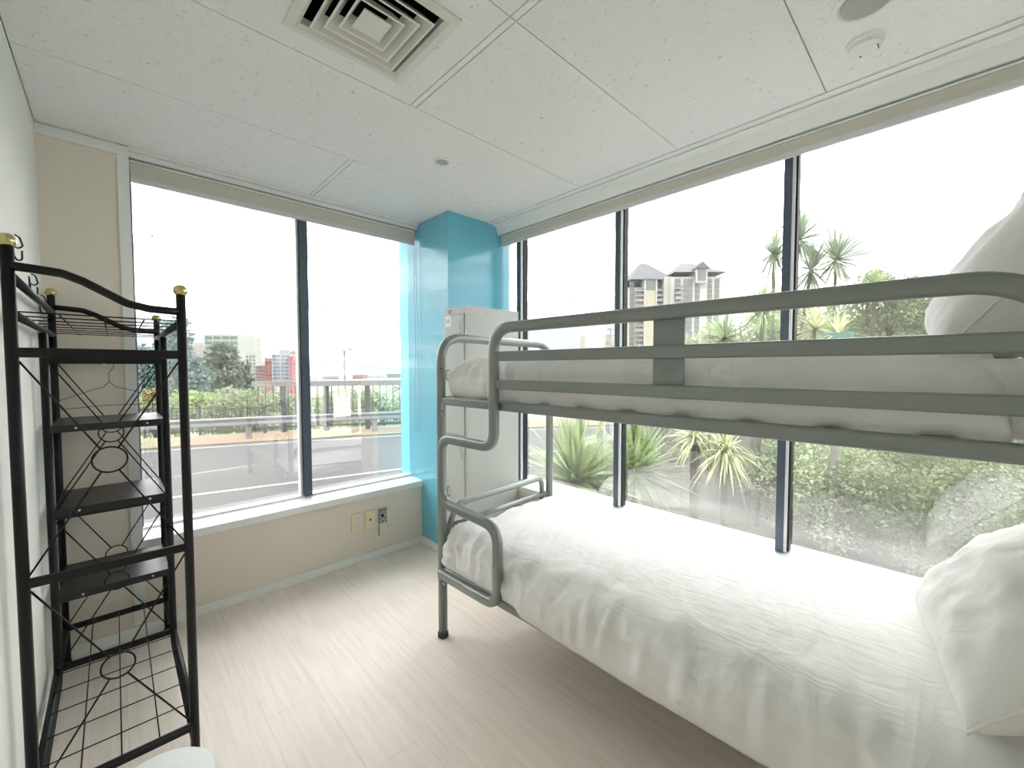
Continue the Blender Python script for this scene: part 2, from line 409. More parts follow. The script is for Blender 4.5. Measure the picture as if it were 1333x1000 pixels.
def window_right():
    zb, ztp = .488, 2.34
    bm = BM(); box(bm, (XW-.02, YF, zb-.055), (XW+.03, YP-.01, zb-.012)); box(bm, (XW-.02, YF, ztp-.03), (XW+.03, YP-.01, ztp))
    W = link('window_2', bm, 'anodised_dark', kind=S)
    edges = [YF]
    for yc, hw in ((2.232, .024), (1.388, .022), (.520, .022), (-.345, .022)):
        b = BM(); box(b, (XW-.050, yc-hw+.012, zb-.006), (XW+.03, yc+hw, ztp)); link('mullion', b, 'anodised_dark', parent=W)
        b = BM(); box(b, (XW-.048, yc-hw+.002, zb-.004), (XW+.005, yc-hw+.0115, ztp)); link('glazing_bead', b, 'aluminium_bead', parent=W)
        b = BM(); box(b, (XW-.030, yc-hw-.006, zb-.004), (XW+.01, yc-hw+.0035, ztp)); link('gasket', b, 'black_gasket', parent=W)
        b = BM(); box(b, (XW-.052, yc-hw+.014, zb-.006), (XW-.0505, yc+hw-.002, zb+.03)); link('end_cap', b, 'anodised_dark', parent=W)
    Y = [YF, -.373, -.323, .492, .542, 1.360, 1.410, 2.202, 2.256, YP-.01]
    for k in range(0, 10, 2):
        b = BM(); box(b, (XW-.002, Y[k], zb-.02), (XW+.002, Y[k+1], ztp-.03)); link('pane', b, 'glass', parent=W)
    b = BM(); extrude_poly(b, [(2.086, YF, .472), (2.086, YF, .440), (2.1, YF, .440), (2.1, YF, .456), (XW+.02, YF, .456), (XW+.02, YF, .480), (2.09, YF, .476)], (0, YP-.002-YF, 0))
    link('window_sill', b, 'sill_white', parent=W)
window_right()

# ------------------------------------------------------------------ blinds
def blind(axis):
    if axis == 'x':   # over the back window
        T = thing('roller_blind', 'rolled-up beige roller blind above the left-hand window', 'blind', (.875, 2.77, 2.24))
        a0, a1 = .084, 1.640; yy = 2.775
        P = lambda a, n, z: V((a, yy+n, z)); ext = V((a1-a0, 0, 0))
        zb, zt_ = 2.236, 2.330
    else:
        T = thing('roller_blind', 'long rolled-up beige roller blind above the bunk-side window', 'blind', (2.13, .9, 2.24))
        a0, a1 = YF+.01, YP-.03
        P = lambda a, n, z: V((2.128+n, a, z)); ext = V((0, a1-a0, 0))
        zb, zt_ = 2.232, 2.300
    inv = T.matrix_basis.inverted() if False else Matrix.Translation(-T.location)
    def L(name, pts, m, e=None):
        b = BM(); extrude_poly(b, [P(a0, n, z) for n, z in pts], e or ext)
        o = link(name, b, m, parent=T); o.matrix_basis = inv; return o
    L('fabric', [(0, zb+.02), (.006, zb+.02), (.006, zt_), (.0, zt_)], 'blind_fabric')
    L('bottom_bar', [(-.003, zb), (.011, zb), (.011, zb+.022), (-.003, zb+.022)], 'blind_bar')
    n = 10; c = [(.032+.026*math.cos(2*PI*k/n), zt_-.004+.026*math.sin(2*PI*k/n)) for k in range(n)]
    L('roller', c, 'blind_fabric')
    L('cassette', [(-.004, zt_), (-.004, zt_+.009), (.055, zt_+.022), (.055, zt_+.016)], 'white_trim')
    for a in (a0-.006, a1):
        b = BM(); extrude_poly(b, [P(a, q, z) for q, z in ((-.003, zt_-.035), (.05, zt_-.035), (.05, zt_+.012), (-.003, zt_+.008))], ext.normalized()*.006)
        o = link('bracket', b, 'grey_plastic', parent=T); o.matrix_basis = inv
    if axis == 'x':   # bead chain loop
        b = BM(); tube(b, fillet([(1.630, 2.765, 2.27), (1.632, 2.76, 1.5), (1.625, 2.755, .90), (1.640, 2.755, .84), (1.655, 2.755, .90), (1.652, 2.76, 1.5), (1.645, 2.765, 2.27)], .02), .0014, 5)
        o = link('pull_chain', b, 'grey_plastic', parent=T); o.matrix_basis = inv
blind('x'); blind('y')

# ------------------------------------------------------------------ ceiling fittings
def vent():
    T = thing('ceiling_vent', 'square white four-way ceiling air diffuser with nested louvres', 'vent', (.601, 1.252, ZC))
    cx, cy = .601, 1.252
    def ring(ho, zo, hi, zi, th=.002):
        """frustum skirt from half-size ho at z zo to hi at zi"""
        bm = BM(); R = []
        for h, z in ((ho, zo), (hi, zi), (hi-th, zi), (ho-th*2.2, zo)):
            R.append([bm.verts.new((sx*h, sy*h, z-ZC)) for sx, sy in ((-1, -1), (1, -1), (1, 1), (-1, 1))])
        for a in range(4):
            A, B = R[a], R[(a+1) % 4]
            for j in range(4): bm.faces.new((A[j], A[(j+1) % 4], B[(j+1) % 4], B[j]))
        return bm
    # outer flange
    bm = BM(); R = []
    for h, z in ((.197, 0), (.197, -.007), (.170, -.012), (.158, -.002), (.158, .02), (.190, .02)):
        R.append([bm.verts.new((sx*h, sy*h*.985, z)) for sx, sy in ((-1, -1), (1, -1), (1, 1), (-1, 1))])
    for a in range(6):
        A, B = R[a], R[(a+1) % 6]
        for j in range(4): bm.faces.new((A[j], A[(j+1) % 4], B[(j+1) % 4], B[j]))
    link('frame', bm, 'vent_paint', parent=T)
    for ho, hi in ((.138, .106), (.106, .074), (.073, .046)):
        link('louvre', ring(ho, ZC-.016, hi, ZC+.022, .003), 'vent_paint', parent=T)
    bm = BM(); R = [[bm.verts.new((sx*h, sy*h, z)) for sx, sy in ((-1, -1), (1, -1), (1, 1), (-1, 1))] for h, z in ((.004, -.024), (.044, -.016), (.040, -.008))]
    for a in range(2):
        for j in range(4): bm.faces.new((R[a][j], R[a][(j+1) % 4], R[a+1][(j+1) % 4], R[a+1][j]))
    bm.faces.new(R[0]); bm.faces.new(R[2])
    link('centre_cone', bm, 'vent_paint', parent=T)
    bm = BM(); h = .19
    for a, b in (((-h, -h, .02), (-h+.004, h, .30)), ((h-.004, -h, .02), (h, h, .30)), ((-h, -h, .02), (h, -h+.004, .3)), ((-h, h-.004, .02), (h, h, .3)), ((-h, -h, .296), (h, h, .3))): box(bm, a, b)
    link('duct_box', bm, 'duct_dark', parent=T)
# the plenum slab must be open above the diffuser
bm = BM()
for a, b in (((XL-.1, YF-.1), (vx0, 3.05)), ((vx1, YF-.1), (2.40, 3.05)), ((vx0, YF-.1), (vx1, vy0)), ((vx0, vy1), (vx1, 3.05))): box(bm, (*a, zt+.012), (*b, zt+.12))
link('ceiling', bm, 'dark_gap', kind=S)
vent()
T = thing('smoke_detector', 'round white smoke detector on the ceiling near the long window', 'smoke detector', (1.80, .225, ZC))
link('base_ring', lathe(BM(), [(.050, 0), (.050, -.010), (.046, -.012)], n=32), 'white_plastic', parent=T, smooth=False)
bm = BM(); lathe(bm, [(.045, -.012), (.043, -.026), (.030, -.036), (.0, -.037001)][:3], n=32); link('sensor_cap', bm, 'white_plastic', parent=T)
link('sensor_slot', box(BM(), (-.012, -.034, -.034), (.012, -.031, -.026)), 'dark_hole', parent=T)
link('indicator', box(BM(), (.010, .010, -.0375), (.016, .016, -.0355)), 'ink_grey', parent=T)
T = thing('ceiling_speaker', 'round grey-grilled ceiling speaker cut by the top edge of the photo', 'speaker', (1.60, .20, ZC))
link('rim', lathe(BM(), [(.080, 0), (.080, -.006), (.068, -.010), (.064, -.006)], n=40), 'white_plastic', parent=T)
link('grille', lathe(BM(), [(.062, -.0065), (.060, -.011), (.03, -.013)], n=40), 'grey_plastic', parent=T)
T = thing('downlight', 'small round recessed downlight in the ceiling before the blue pillar', 'ceiling light', (1.251, 1.838, ZC))
link('rim', lathe(BM(), [(.046, 0), (.046, -.004), (.038, -.008), (.033, -.004), (.033, .008)], n=32), 'white_plastic', parent=T, smooth=False)
link('lens', lathe(BM(), [(.032, .004), (.030, -.002), (.01, -.004)], n=32), 'grey_plastic', parent=T)

# ------------------------------------------------------------------ wall sockets
def plate(x, z, wd, h, name, label, m, feat):
    T = thing(name, label, 'socket' if 'socket' in name else 'wall plate', (x, YB, z))
    link('face_plate', box(BM(), (-wd/2, -.010, -h/2), (wd/2, 0, h/2), .003), m, parent=T)
    feat(T)
def f1(T):
    for dz in (.027, -.027):
        b = BM(); box(b, (-.006, -.0125, dz-.016), (.026, -.010, dz+.016), .003); o = link('outlet', b, 'white_plastic', parent=T)
        b = BM(); box(b, (.001, -.0131, dz-.001), (.004, -.0124, dz+.010)); box(b, (.015, -.0131, dz-.001), (.018, -.0124, dz+.010)); box(b, (.008, -.0131, dz-.012), (.011, -.0124, dz-.006))
        link('pin_slots', b, 'dark_hole', parent=T)
plate(1.159, .279, .074, .122, 'wall_socket', 'cream double socket plate under the left window, furthest left of the plates', 'cream_plastic', f1)
def f2(T):
    link('aerial_port', lathe(BM(), [(.007, -.0095), (.007, -.0115)], n=16, axis='y'), 'dark_hole', parent=T)
plate(1.253, .279, .072, .122, 'blank_plate', 'cream wall plate with one small round hole, between the socket and the speckled box', 'cream_plastic', f2)
def f3(T):
    link('cable_hole', lathe(BM(), [(.010, -.0095), (.010, -.0115)], n=16, axis='y'), 'dark_hole', parent=T)
    for sx in (-.024, 0, .024):
        for sz in (-.044, .044): link('screw', box(BM(), (sx-.004, -.0115, sz-.004), (sx+.004, -.010, sz+.004)), 'dark_hole', parent=T)
plate(1.343, .287, .064, .098, 'junction_plate', 'speckled metal junction plate with a dark centre hole above the small cream box', 'speck_white', f3)
def f4(T):
    b = BM(); tube(b, [(-.033, -.004, .03), (-.033, -.004, -.045)], .003, 6); link('cable', b, 'grey_plastic', parent=T)
plate(1.349, .192, .056, .072, 'junction_box', 'small cream plastic box directly below the speckled junction plate', 'cream_plastic', f4)

# ------------------------------------------------------------------ lockers
def locker():
    x0, x1, y0, y1, h = 1.625, 2.080, 2.122, 2.372, 1.722
    T = thing('metal_locker', 'tall pale grey two-door metal locker standing against the blue pillar', 'locker', (x0, y0, 0))
    T.location = (x0, y0, 0); W_, D = x1-x0, y1-y0
    bm = BM(); box(bm, (.014, 0, .09), (W_, D, h), .002)
    box(bm, (.02, .004, 0), (W_-.004, D-.004, .09))
    link('body', bm, 'locker_grey', parent=T)
    bm = BM(); box(bm, (0, 0, h-.048), (.014, D, h)); box(bm, (0, 0, 0.02), (.014, .024, h-.048)); box(bm, (0, D-.012, .02), (.014, D, h-.048)); box(bm, (0, .024, .87), (.014, D-.012, .885)); box(bm, (0, .024, .02), (.014, D-.012, .10))
    link('front_frame', bm, 'locker_grey', parent=T)
    for z0, z1, k in ((.888, h-.051, 0), (.103, .867, 1)):
        d = link('door', box(BM(), (-.004, .028, z0), (.012, D-.015, z1), .0015), 'locker_grey', parent=T)
        # diagonal punched vents (diamond of short slots)
        b = BM()
        for s in range(4): 
            zz = z1-.055-.02*s; yy = .055+.010*(s % 2)
            obox(b, (-.0045, yy, zz), V((.001, 0, 0)), V((0, .012, .006)), V((0, -.001, .002)))
        link('vent_slots', b, 'locker_edge', parent=d)
        link('hinge_slot', box(BM(), (-.0035, .0262, z0+.18), (.004, .0285, z0+.26)), 'dark_hole', parent=d)
        b = BM(); tube(b, fillet([(-.004, D-.05, z0+.36), (-.022, D-.05, z0+.365), (-.022, D-.05, z0+.42), (-.004, D-.05, z0+.425)], .01, 4), .004, 8)
        link('handle', b, 'locker_edge', parent=d, smooth=True)
    b = BM(); lathe(b, [(.020, 0), (.020, -.002)], n=24, axis='x'); 
    for v in b.verts: v.co.z *= .62; v.co.y *= .9
    o = link('badge', b, 'badge_dark', parent=T); o.location = (0, .185, h-.024)
    b = BM(); lathe(b, [(.012, -.002), (.012, -.003)], n=24, axis='x')
    for v in b.verts: v.co.z *= .4
    o2 = link('badge_panel', b, 'locker_grey', parent=o)
    st = link('number_sticker', box(BM(), (-.0052, .166, 1.600), (-.0042, .234, 1.672)), 'paper_white', parent=T)
    M = Matrix.Translation((x0-.0056, y0+.2, 1.636)) @ Matrix(((0, 0, -1, 0), (-1, 0, 0, 0), (0, 1, 0, 0), (0, 0, 0, 1)))
    text_mesh('L5', .036, 'ink_grey', st, M, 'sticker_text')
    for i, (dx, dz) in enumerate(((.03, .035), (.04, .10), (.16, .07), (.33, .06), (.44, .03))):
        link('screw', lathe(BM(), [(.004, 0), (.004, -.002)], (dx, 0, h-dz*.6), 10, 'y'), 'locker_edge', parent=T)
locker()

# ------------------------------------------------------------------ bunk bed
rb = math.radians(2.0)
A_ = V((math.sin(rb), -math.cos(rb), 0)); W_ = V((math.cos(rb), math.sin(rb), 0)); UZ = V((0, 0, 1))
FOOT = V((1.144, 1.701, 0))
BEDM = Matrix.Translation(FOOT) @ Matrix((A_, W_, UZ)).transposed().to_4x4()     # local x = along bed to head, y = across to window
BL, BW = 1.96, .825
def bed():
    T = thing('bunk_bed', 'grey tubular steel bunk bed with ladder-like bent side rail', 'bunk bed', M=BEDM)
    def part(name, bm, m='bed_metal', parent=None, smooth=True): return link(name, bm, m, parent=parent or T, smooth=smooth)
    flat = rrect(.024, .040, .009)       # first axis across (w), second in plane
    sideW = (0, 1, 0)
    # end frames: two posts joined by the top hoop
    for a, nm in ((0, 'end_frame'), (BL, 'end_frame')):
        b = BM(); tube(b, fillet([(a, 0, .012), (a, 0, 1.478), (a, BW, 1.468), (a, BW, .012)], .125, 8), .0222, 18)
        ef = part(nm, b)
        for y in (0, BW):
            fo = part('foot_cap', lathe(BM(), [(.026, 0), (.026, .022), (.023, .026)], (a, y, 0), 20), 'foot_rubber', parent=ef)
        # lower hoop and its second bar
        b = BM(); tube(b, fillet([(a, .02, .50), (a, .09, .645), (a, BW-.075, .648), (a, BW-.07, .50)], .05, 6), .0155, 14)
        part('lower_hoop', b)
        b = BM(); tube(b, [(a, .02, .545), (a, BW-.03, .545)], .014, 14); part('lower_crossbar', b)
        b = BM(); sweep(b, [(a, .02, 1.171), (a, BW-.02, 1.171)], flat, side=(1, 0, 0)); part('end_rail', b, smooth=False)
        b = BM(); sweep(b, [(a, .02, .336), (a, BW-.02, .336)], flat, side=(1, 0, 0)); part('end_rail', b, smooth=False)
    # long side rails
    for z, y in ((1.171, 0), (1.171, BW), (.336, 0), (.336, BW)):
        b = BM(); x1 = BL-.02
        sweep(b, [(.02, y, z), (x1, y, z)], flat, side=sideW); part('side_rail', b, smooth=False)
    # far side guard rails of the top bunk are not there in the photo: window side stays open
    # serpentine tube: rises from the lower rail in two steps and runs on as the top guard rail
    sy = -.030
    pts = [(.025, sy, .336), (.425, sy, .336), (.425, sy, .668), (.040, sy, .688), (.040, sy, .998), (.405, sy, .998), (.405, sy, 1.490), (1.80, sy, 1.490), (1.905, sy, 1.30), (1.905, sy, 1.171)]
    sect = rrect(.036, .042, .012)
    b = BM(); sweep(b, fillet(pts, [0, .075, .085, .075, .075, .07, .10, .16, .12, 0], 9), sect, side=sideW); part('ladder_rail', b)
    for z in (1.376, 1.262):
        b = BM(); sweep(b, [(.415, sy, z), (1.905, sy, z)], rrect(.020, .039, .006), side=sideW); part('guard_rail', b, smooth=False)
    b = BM(); box(b, (1.084, -.014, 1.24), (1.178, -.010, 1.475), .001); pl = part('guard_plate', b, smooth=False)
    # embossed characters on the plate
    for k, ch in enumerate('L5'):
        M = BEDM @ Matrix.Translation((1.116+.026*k, -.0148, 1.322)) @ Matrix(((1, 0, 0, 0), (0, 0, -1, 0), (0, 1, 0, 0), (0, 0, 0, 1)))
        text_mesh(ch, .026, 'locker_edge', pl, M, 'embossed_mark')
    # brackets and bolts
    for z in (1.130, .300):
        b = BM(); box(b, (.016, -.016, z-.028), (.042, -.006, z+.028), .004); br = part('bracket', b, smooth=False)
        part('bolt', lathe(BM(), [(.005, -.016), (.005, -.019)], (.030, 0, z-.008), 10, 'y'), 'foot_rubber', parent=br)
    for x, y, z in ((.020, -.014, 1.325), (.405, -.042, 1.19), (.30, -.040, .336)):
        part('bolt', lathe(BM(), [(.005, 0), (.005, -.004)], (x, y, z), 10, 'y'), 'foot_rubber')
    # slats
    for z in (1.176, .341):
        for k in range(11):
            x = .10+k*(BL-.2)/10; b = BM(); box(b, (x-.03, .012, z-.006), (x+.03, BW-.012, z+.006)); part('slat', b, smooth=False)
    return T
bed()

def fold(x, y, z, s=1.): return noise.noise(V((x*s, y*s, z*s)))
def side_(ww, near): return ww < near+.05
def duvet(name, label, z0, ztop, skirt_z, lower):
    """closed cover: cross-section loops across the bed, swept along its length"""
    a0, a1 = (-.004, 1.90) if lower else (.040, 1.785)
    NA = 150; bm = BM(); rings = []
    wf = BW+.035 if lower else BW-.015           # far edge
    for i in range(NA+1):
        u = i/NA; a = a0+(a1-a0)*u
        # end rounding at the foot
        e0 = min(1, (a-a0)/.13); e1 = min(1, (a1-a)/(.12 if lower else .05))
        ez = (max(0, 1-(1-e0)**2.4))**.5*(max(0, 1-(1-e1)**2))**.5
        ez = max(ez, .0)
        H = ztop-z0
        top = z0+H*(.30+.70*ez)
        if lower:
            ov = max(0., min(1., (a-.47)/.10)); ov = ov*ov*(3-2*ov)    # overhang blend past the ladder rail
        else: ov = 0
        near = -.006-.020*ov + (0 if lower else .040)
        near += .02*(1-math.sqrt(max(0, 1-(1-e0)**2)))
        sk = skirt_z+.022*max(0., 1-max(0., a-.5)/.5)*(1 if lower else 0)+(.004*noise.noise(V((a*7, 1, 1))) if lower else 0); zb = z0*(1-ov)+sk*ov
        R = (top-zb)*(.48+.22*ov*0); Rn = min(R, .13); Rf = min(H*.45, .10)
        loop = []
        # inner bottom, going out under the near edge
        loop.append((.16, z0)); loop.append((.03, z0+.002))
        if lower: loop.append((.016*ov+.03*(1-ov), zb+.004 if ov < .02 else z0*(1-ov)+(z0)*ov))
        loop.append((near+.012, zb+.002)); 
        n1 = 8
        bulge = (.020-.006*ov) if lower else .022
        for k in range(n1+1):
            t = k/n1; z = zb+(top-Rn-zb)*t; loop.append((near-bulge*math.sin(PI*min(1, t*.9+.05)), z))
        for k in range(1, 11):
            t = k/10*PI/2; loop.append((near-bulge*.3*(1-k/10)+Rn*1.5*(1-math.cos(t)), top-Rn+Rn*math.sin(t)))
        wl = near+Rn*1.5
        n2 = 34
        for k in range(1, n2+1):
            t = k/n2; ww = wl+(wf-Rf-wl)*t; loop.append((ww, top+.010*math.sin(PI*t)))
        for k in range(1, 8):
            t = k/7*PI/2; loop.append((wf-Rf+Rf*math.sin(t), top-Rf+Rf*math.cos(t)))
        loop.append((wf-.004, z0+.03)); loop.append((wf-.02, z0))
        ring = []
        m = len(loop)
        for k, (ww, z) in enumerate(loop):
            # wrinkles: stronger on the near flank, the foot end and the rounded edge
            flank = max(0., 1-(ww-near)/.35); foot = max(0., 1-(a-a0)/.45)
            amp = .0035+.011*flank*(1 if lower else .75)+.010*foot
            d1 = noise.noise(V((a*15+ww*5, ww*3.2+z*4, 3.1 if lower else 9.2)))
            d2 = noise.noise(V((a*6.5, ww*7+z*6, 7.7)))*.5
            d3 = noise.noise(V((a*34+ww*14, ww*5+z*9, 1.3)))*.35
            rid = (1-abs(d1)*2.4)*.55
            d4 = noise.noise(V((a*30+ww*10, z*5+ww*6, 5.5)))*(.4+.9*foot)
            d5 = (1-abs(noise.noise(V((a*9-ww*16, ww*9+a*6, 2.2))))*3)*.35*max(flank, .25)
            hem = min(1, max(.12, (z-zb)/.07)) if side_(ww, near) else 1
            dd = amp*(rid+d2+d3+d4+d5)*hem
            if k < 3: dd = 0
            side = ww < near+.05
            dz = dd*(.35 if side else 1.); dw = -dd*(1.1 if side else .15)
            if k < 4: dz = dd*.5; dw = 0
            da = 0
            if foot > 0: da = -dd*.8*foot
            ring.append(bm.verts.new((a+da, ww+dw, max(z+dz, z0 if (k < 3 or ov < .5) else zb-.004))))
        rings.append(ring)
    m = len(rings[0])
    for A, B in zip(rings, rings[1:]):
        for j in range(m): bm.faces.new((A[j], A[(j+1) % m], B[(j+1) % m], B[j]))
    bm.faces.new(rings[0][::-1]); bm.faces.new(rings[-1])
    o = link(name, bm, 'linen_white', smooth=True, M=BEDM)
    tag(o, label, 'duvet'); return o
duvet('duvet', 'white duvet spread over the lower bunk, hanging past its side rail', .3565, .545, .323, True)
duvet('duvet', 'white duvet tucked in on the upper bunk behind the guard rails', 1.186, 1.384, 1.186, False)
# sheeted mattress showing at the head of the upper bunk
def slab(name, label, a0, a1, w0, w1, z0, z1, r=.05):
    bm = BM(); box(bm, (a0, w0, z0), (a1, w1, z1), r)
    for v in bm.verts: v.co.z += .0
    o = link(name, bm, 'linen_white', smooth=True, M=BEDM); tag(o, label, 'mattress')
slab('mattress', 'white sheeted mattress end showing at the head of the upper bunk', 1.72, 1.930, .030, .79, 1.190, 1.348, .02)

def pillow(label, c, tilt, yaw, L, H, Th, seed, roll=0.):
    """soft pillow: L across the bed, H high, Th thick, pinched corners"""
    NU, NV = 56, 40; bm = BM(); grid = {}
    for s in (1, -1):
        for i in range(NU+1):
            for j in range(NV+1):
                if s == -1 and (i in (0, NU) or j in (0, NV)): grid[s, i, j] = grid[1, i, j]; continue
                u, v = 2*i/NU-1, 2*j/NV-1
                puff = ((1-abs(u)**2.6)*(1-abs(v)**2.6))**.5 if abs(u) < 1 and abs(v) < 1 else 0
                pin = 1-.09*(1-abs(v)**1.5)*(abs(u)**3); pin2 = 1-.10*(1-abs(u)**1.5)*(abs(v)**3)
                x = u*L/2*pin; y = v*H/2*pin2
                corner = abs(u)**3*abs(v)**3
                n1 = noise.noise(V((u*3+seed, v*3, s*2.))); n2 = noise.noise(V((u*9+v*4+seed, v*6, s*5.)))
                edge = max(abs(u), abs(v))
                wr = (1-abs(noise.noise(V((u*7+seed, v*7-u*3, s*3.))))*2.5)*.005*(.3+edge)*puff**.5
                z = s*(Th/2*puff*(1+.16*n1)) + .003*n2*puff + s*wr*.8 + .02*corner*noise.noise(V((u*2, v*2, seed)))
                grid[s, i, j] = bm.verts.new((x, z, y))
    for s in (1, -1):
        for i in range(NU):
            for j in range(NV):
                q = (grid[s, i, j], grid[s, i+1, j], grid[s, i+1, j+1], grid[s, i, j+1])
                bm.faces.new(q if s == 1 else q[::-1])
    # piped seam
    P = [grid[1, i, 0].co.copy() for i in range(NU)]+[grid[1, NU, j].co.copy() for j in range(NV)]+[grid[1, i, NV].co.copy() for i in range(NU, 0, -1)]+[grid[1, 0, j].co.copy() for j in range(NV, 0, -1)]
    M = BEDM @ Matrix.Translation(c) @ Matrix.Rotation(yaw, 4, 'Z') @ Matrix.Rotation(PI/2, 4, 'Z') @ Matrix.Rotation(tilt, 4, 'X') @ Matrix.Rotation(roll, 4, 'Y')
    o = link('pillow', bm, 'linen_pillow', smooth=True, M=M); tag(o, label, 'pillow')
    b = BM(); tube(b, P, .0035, 6, closed=True); link('seam_piping', b, 'linen_pillow', parent=o, smooth=True)
    return o
pillow('white pillow leaning at the head of the lower bunk', V((1.862, .42, .722)), math.radians(42), math.radians(4), .70, .46, .25, 2.3, .08)
pillow('large white pillow propped upright at the head of the upper bunk', V((1.870, .42, 1.585)), math.radians(36), math.radians(-3), .72, .60, .25, 8.1, .05)

# ------------------------------------------------------------------ metal rack
RX0, RX1, RYF, RYM, RYB = -.190, .157, 1.67, 2.35, 2.695
def rack():
    T = thing('garment_rack', 'black metal garment rack with brass finials, wire basket and shelves', 'rack', (0, 0, 0))
    def part(name, bm, m='rack_black', parent=None, smooth=True): return link(name, bm, m, parent=parent or T, smooth=smooth)
    R = .0125
    for nm, y in (('front', RYF), ('back', RYB)):
        for x, zt_ in ((RX0, 1.645), (RX1, 1.560)):
            p = part('post', tube(BM(), [(x, y, .012), (x, y, zt_)], R, 14))
            b = BM(); lathe(b, [(.012, 0), (.0165, .004), (.019, .012), (.0175, .022), (.011, .030), (.004, .032)], (x, y, zt_-.002), 20); part('finial', b, 'brass', parent=p)
            part('foot', lathe(BM(), [(.015, 0), (.015, .016), (.0125, .02)], (x, y, 0), 14), parent=p)
        # wavy top rail
        w = [(RX0, y, 1.594), (-.147, y, 1.592), (-.095, y, 1.588), (-.056, y, 1.572), (-.013, y, 1.547), (.033, y, 1.520), (.082, y, 1.509), (RX1, y, 1.506)]
        part('wave_rail', tube(BM(), fillet(w, .05, 4), .0115, 12))
    for x in (RX0, RX1):
        part('post', tube(BM(), fillet([(x, RYM, 1.462), (x, RYM, .125), (x, RYF+.005, .125)], .09, 8), R, 14))
    bar = rrect(.012, .026, .003, 2)
    for y in (RYF, RYM, RYB):
        for z in (1.372, .760, .165):
            zz = z if not (y != RYF and z == 1.372) else 1.362
            b = BM(); sweep(b, [(RX0, y, zz), (RX1, y, zz)], bar, side=(0, 1, 0)); part('crossbar', b, smooth=False)
    # side tubes
    part('side_tube', tube(BM(), [(RX0, RYF, 1.573), (RX0, RYB, 1.573)], .0115, 12))
    for x in (RX0, RX1):
        part('side_tube', tube(BM(), [(x, RYF, 1.474), (x, RYB, 1.474)], .0115, 12))
        part('side_tube', tube(BM(), [(x, RYF, .165), (x, RYB, .165)], .0120, 12))
    # cross braces with a ring in the middle of each panel
    xm = (RX0+RX1)/2
    for y, q in ((RYF, 1.), (RYM, 1.), (RYB, 1.)):
        for zt_, zc, zb in ((1.358, 1.067, .772), (.748, .455, .178)):
            rr = .0375; b = BM()
            tube(b, [(xm+rr*math.cos(t*PI/14), y, zc+rr*.98*math.sin(t*PI/14)) for t in range(28)], .0026, 6, side=(0, 1, 0), closed=True)
            for sx in (-1, 1):
                for zz in (zt_, zb):
                    corner = V(((RX1-.006 if sx > 0 else RX0+.006), y, zz)); d = (V((xm, y, zc))-corner); L = d.length; d.normalize()
                    tube(b, [corner, corner+d*(L-rr)], .0026, 6)
            part('brace', b)
    # shelves between middle and back frames
    for z in (1.112, .788, .452):
        b = BM(); box(b, (RX0+.008, RYM-.004, z-.003), (RX1-.008, RYB, z)); box(b, (RX0+.008, RYM-.010, z-.028), (RX1-.008, RYM-.004, z)); box(b, (RX0+.008, RYB-.004, z-.024), (RX1-.008, RYB, z-.003))
        s = part('shelf', b, 'shelf_black', smooth=False)
        for x in (-.115, .095):
            part('screw', lathe(BM(), [(.004, -.010), (.004, -.012)], (x, RYM, z-.014), 10, 'y'), 'aluminium_bead', parent=s)
    # top wire basket
    b = BM()
    for k in range(8):
        y = RYF+.03+k*(RYB-RYF-.05)/7; tube(b, [(RX0, y, 1.480), (RX1, y, 1.480)], .0022, 6)
    for x in (-.105, -.017, .070): tube(b, [(x, RYF+.03, 1.476), (x, RYB-.02, 1.476)], .0022, 6)
    part('basket_wires', b)
    # bottom wire grid
    b = BM()
    for y in (1.655, 1.778, 1.907, 2.035, 2.160, 2.283, 2.640): tube(b, [(RX0, y, .178), (RX1, y, .178)], .0019, 6)
    for x in (-.103, -.017, .070): tube(b, [(x, RYF, .174), (x, RYB, .174)], .0019, 6)
    part('grid_wires', b)
rack()

# wire coat hanger on the rear bar of the rack
T = thing('wire_hanger', 'thin black wire coat hanger hanging on the rear bar of the rack', 'coat hanger', (-.018, 2.672, 1.382))
b = BM(); rg = Matrix.Rotation(math.radians(14), 3, 'Z')
body = [(0, 0, -.115), (-.022, 0, -.14), (-.05, 0, -.147), (-.17, 0, -.195), (-.205, 0, -.213), (-.198, 0, -.232), (0, 0, -.222), (.205, 0, -.232), (.212, 0, -.213), (.17, 0, -.195), (.05, 0, -.147), (.022, 0, -.14)]
tube(b, [rg @ V(p) for p in fillet(body+[body[0]], .012, 4)], .0014, 6)
link('shoulder_wire', b, 'rack_black', parent=T, smooth=True)
b = BM(); tube(b, fillet([rg @ V(p) for p in [(0, 0, -.115), (-.001, 0, -.075), (.016, 0, -.048), (.020, 0, -.020)]]+[V((.020, .0, .004)), V((.016, .030, .006)), V((.014, .034, -.014))], .012, 4), .0014, 6)
link('hook', b, 'rack_black', parent=T, smooth=True)
T = thing('hook_clip', 'small white pointed plastic tab hanging on the rear bar of the rack', 'clip', (-.034, 2.678, 1.352))
b = BM(); extrude_poly(b, [(-.012, 0, .026), (.013, 0, .026), (.008, 0, .008), (.001, 0, -.010), (-.007, 0, .008)], (0, -.004, 0)); box(b, (-.012, -.004, .024), (.012, .030, .028)); link('tab', b, 'white_plastic', parent=T)

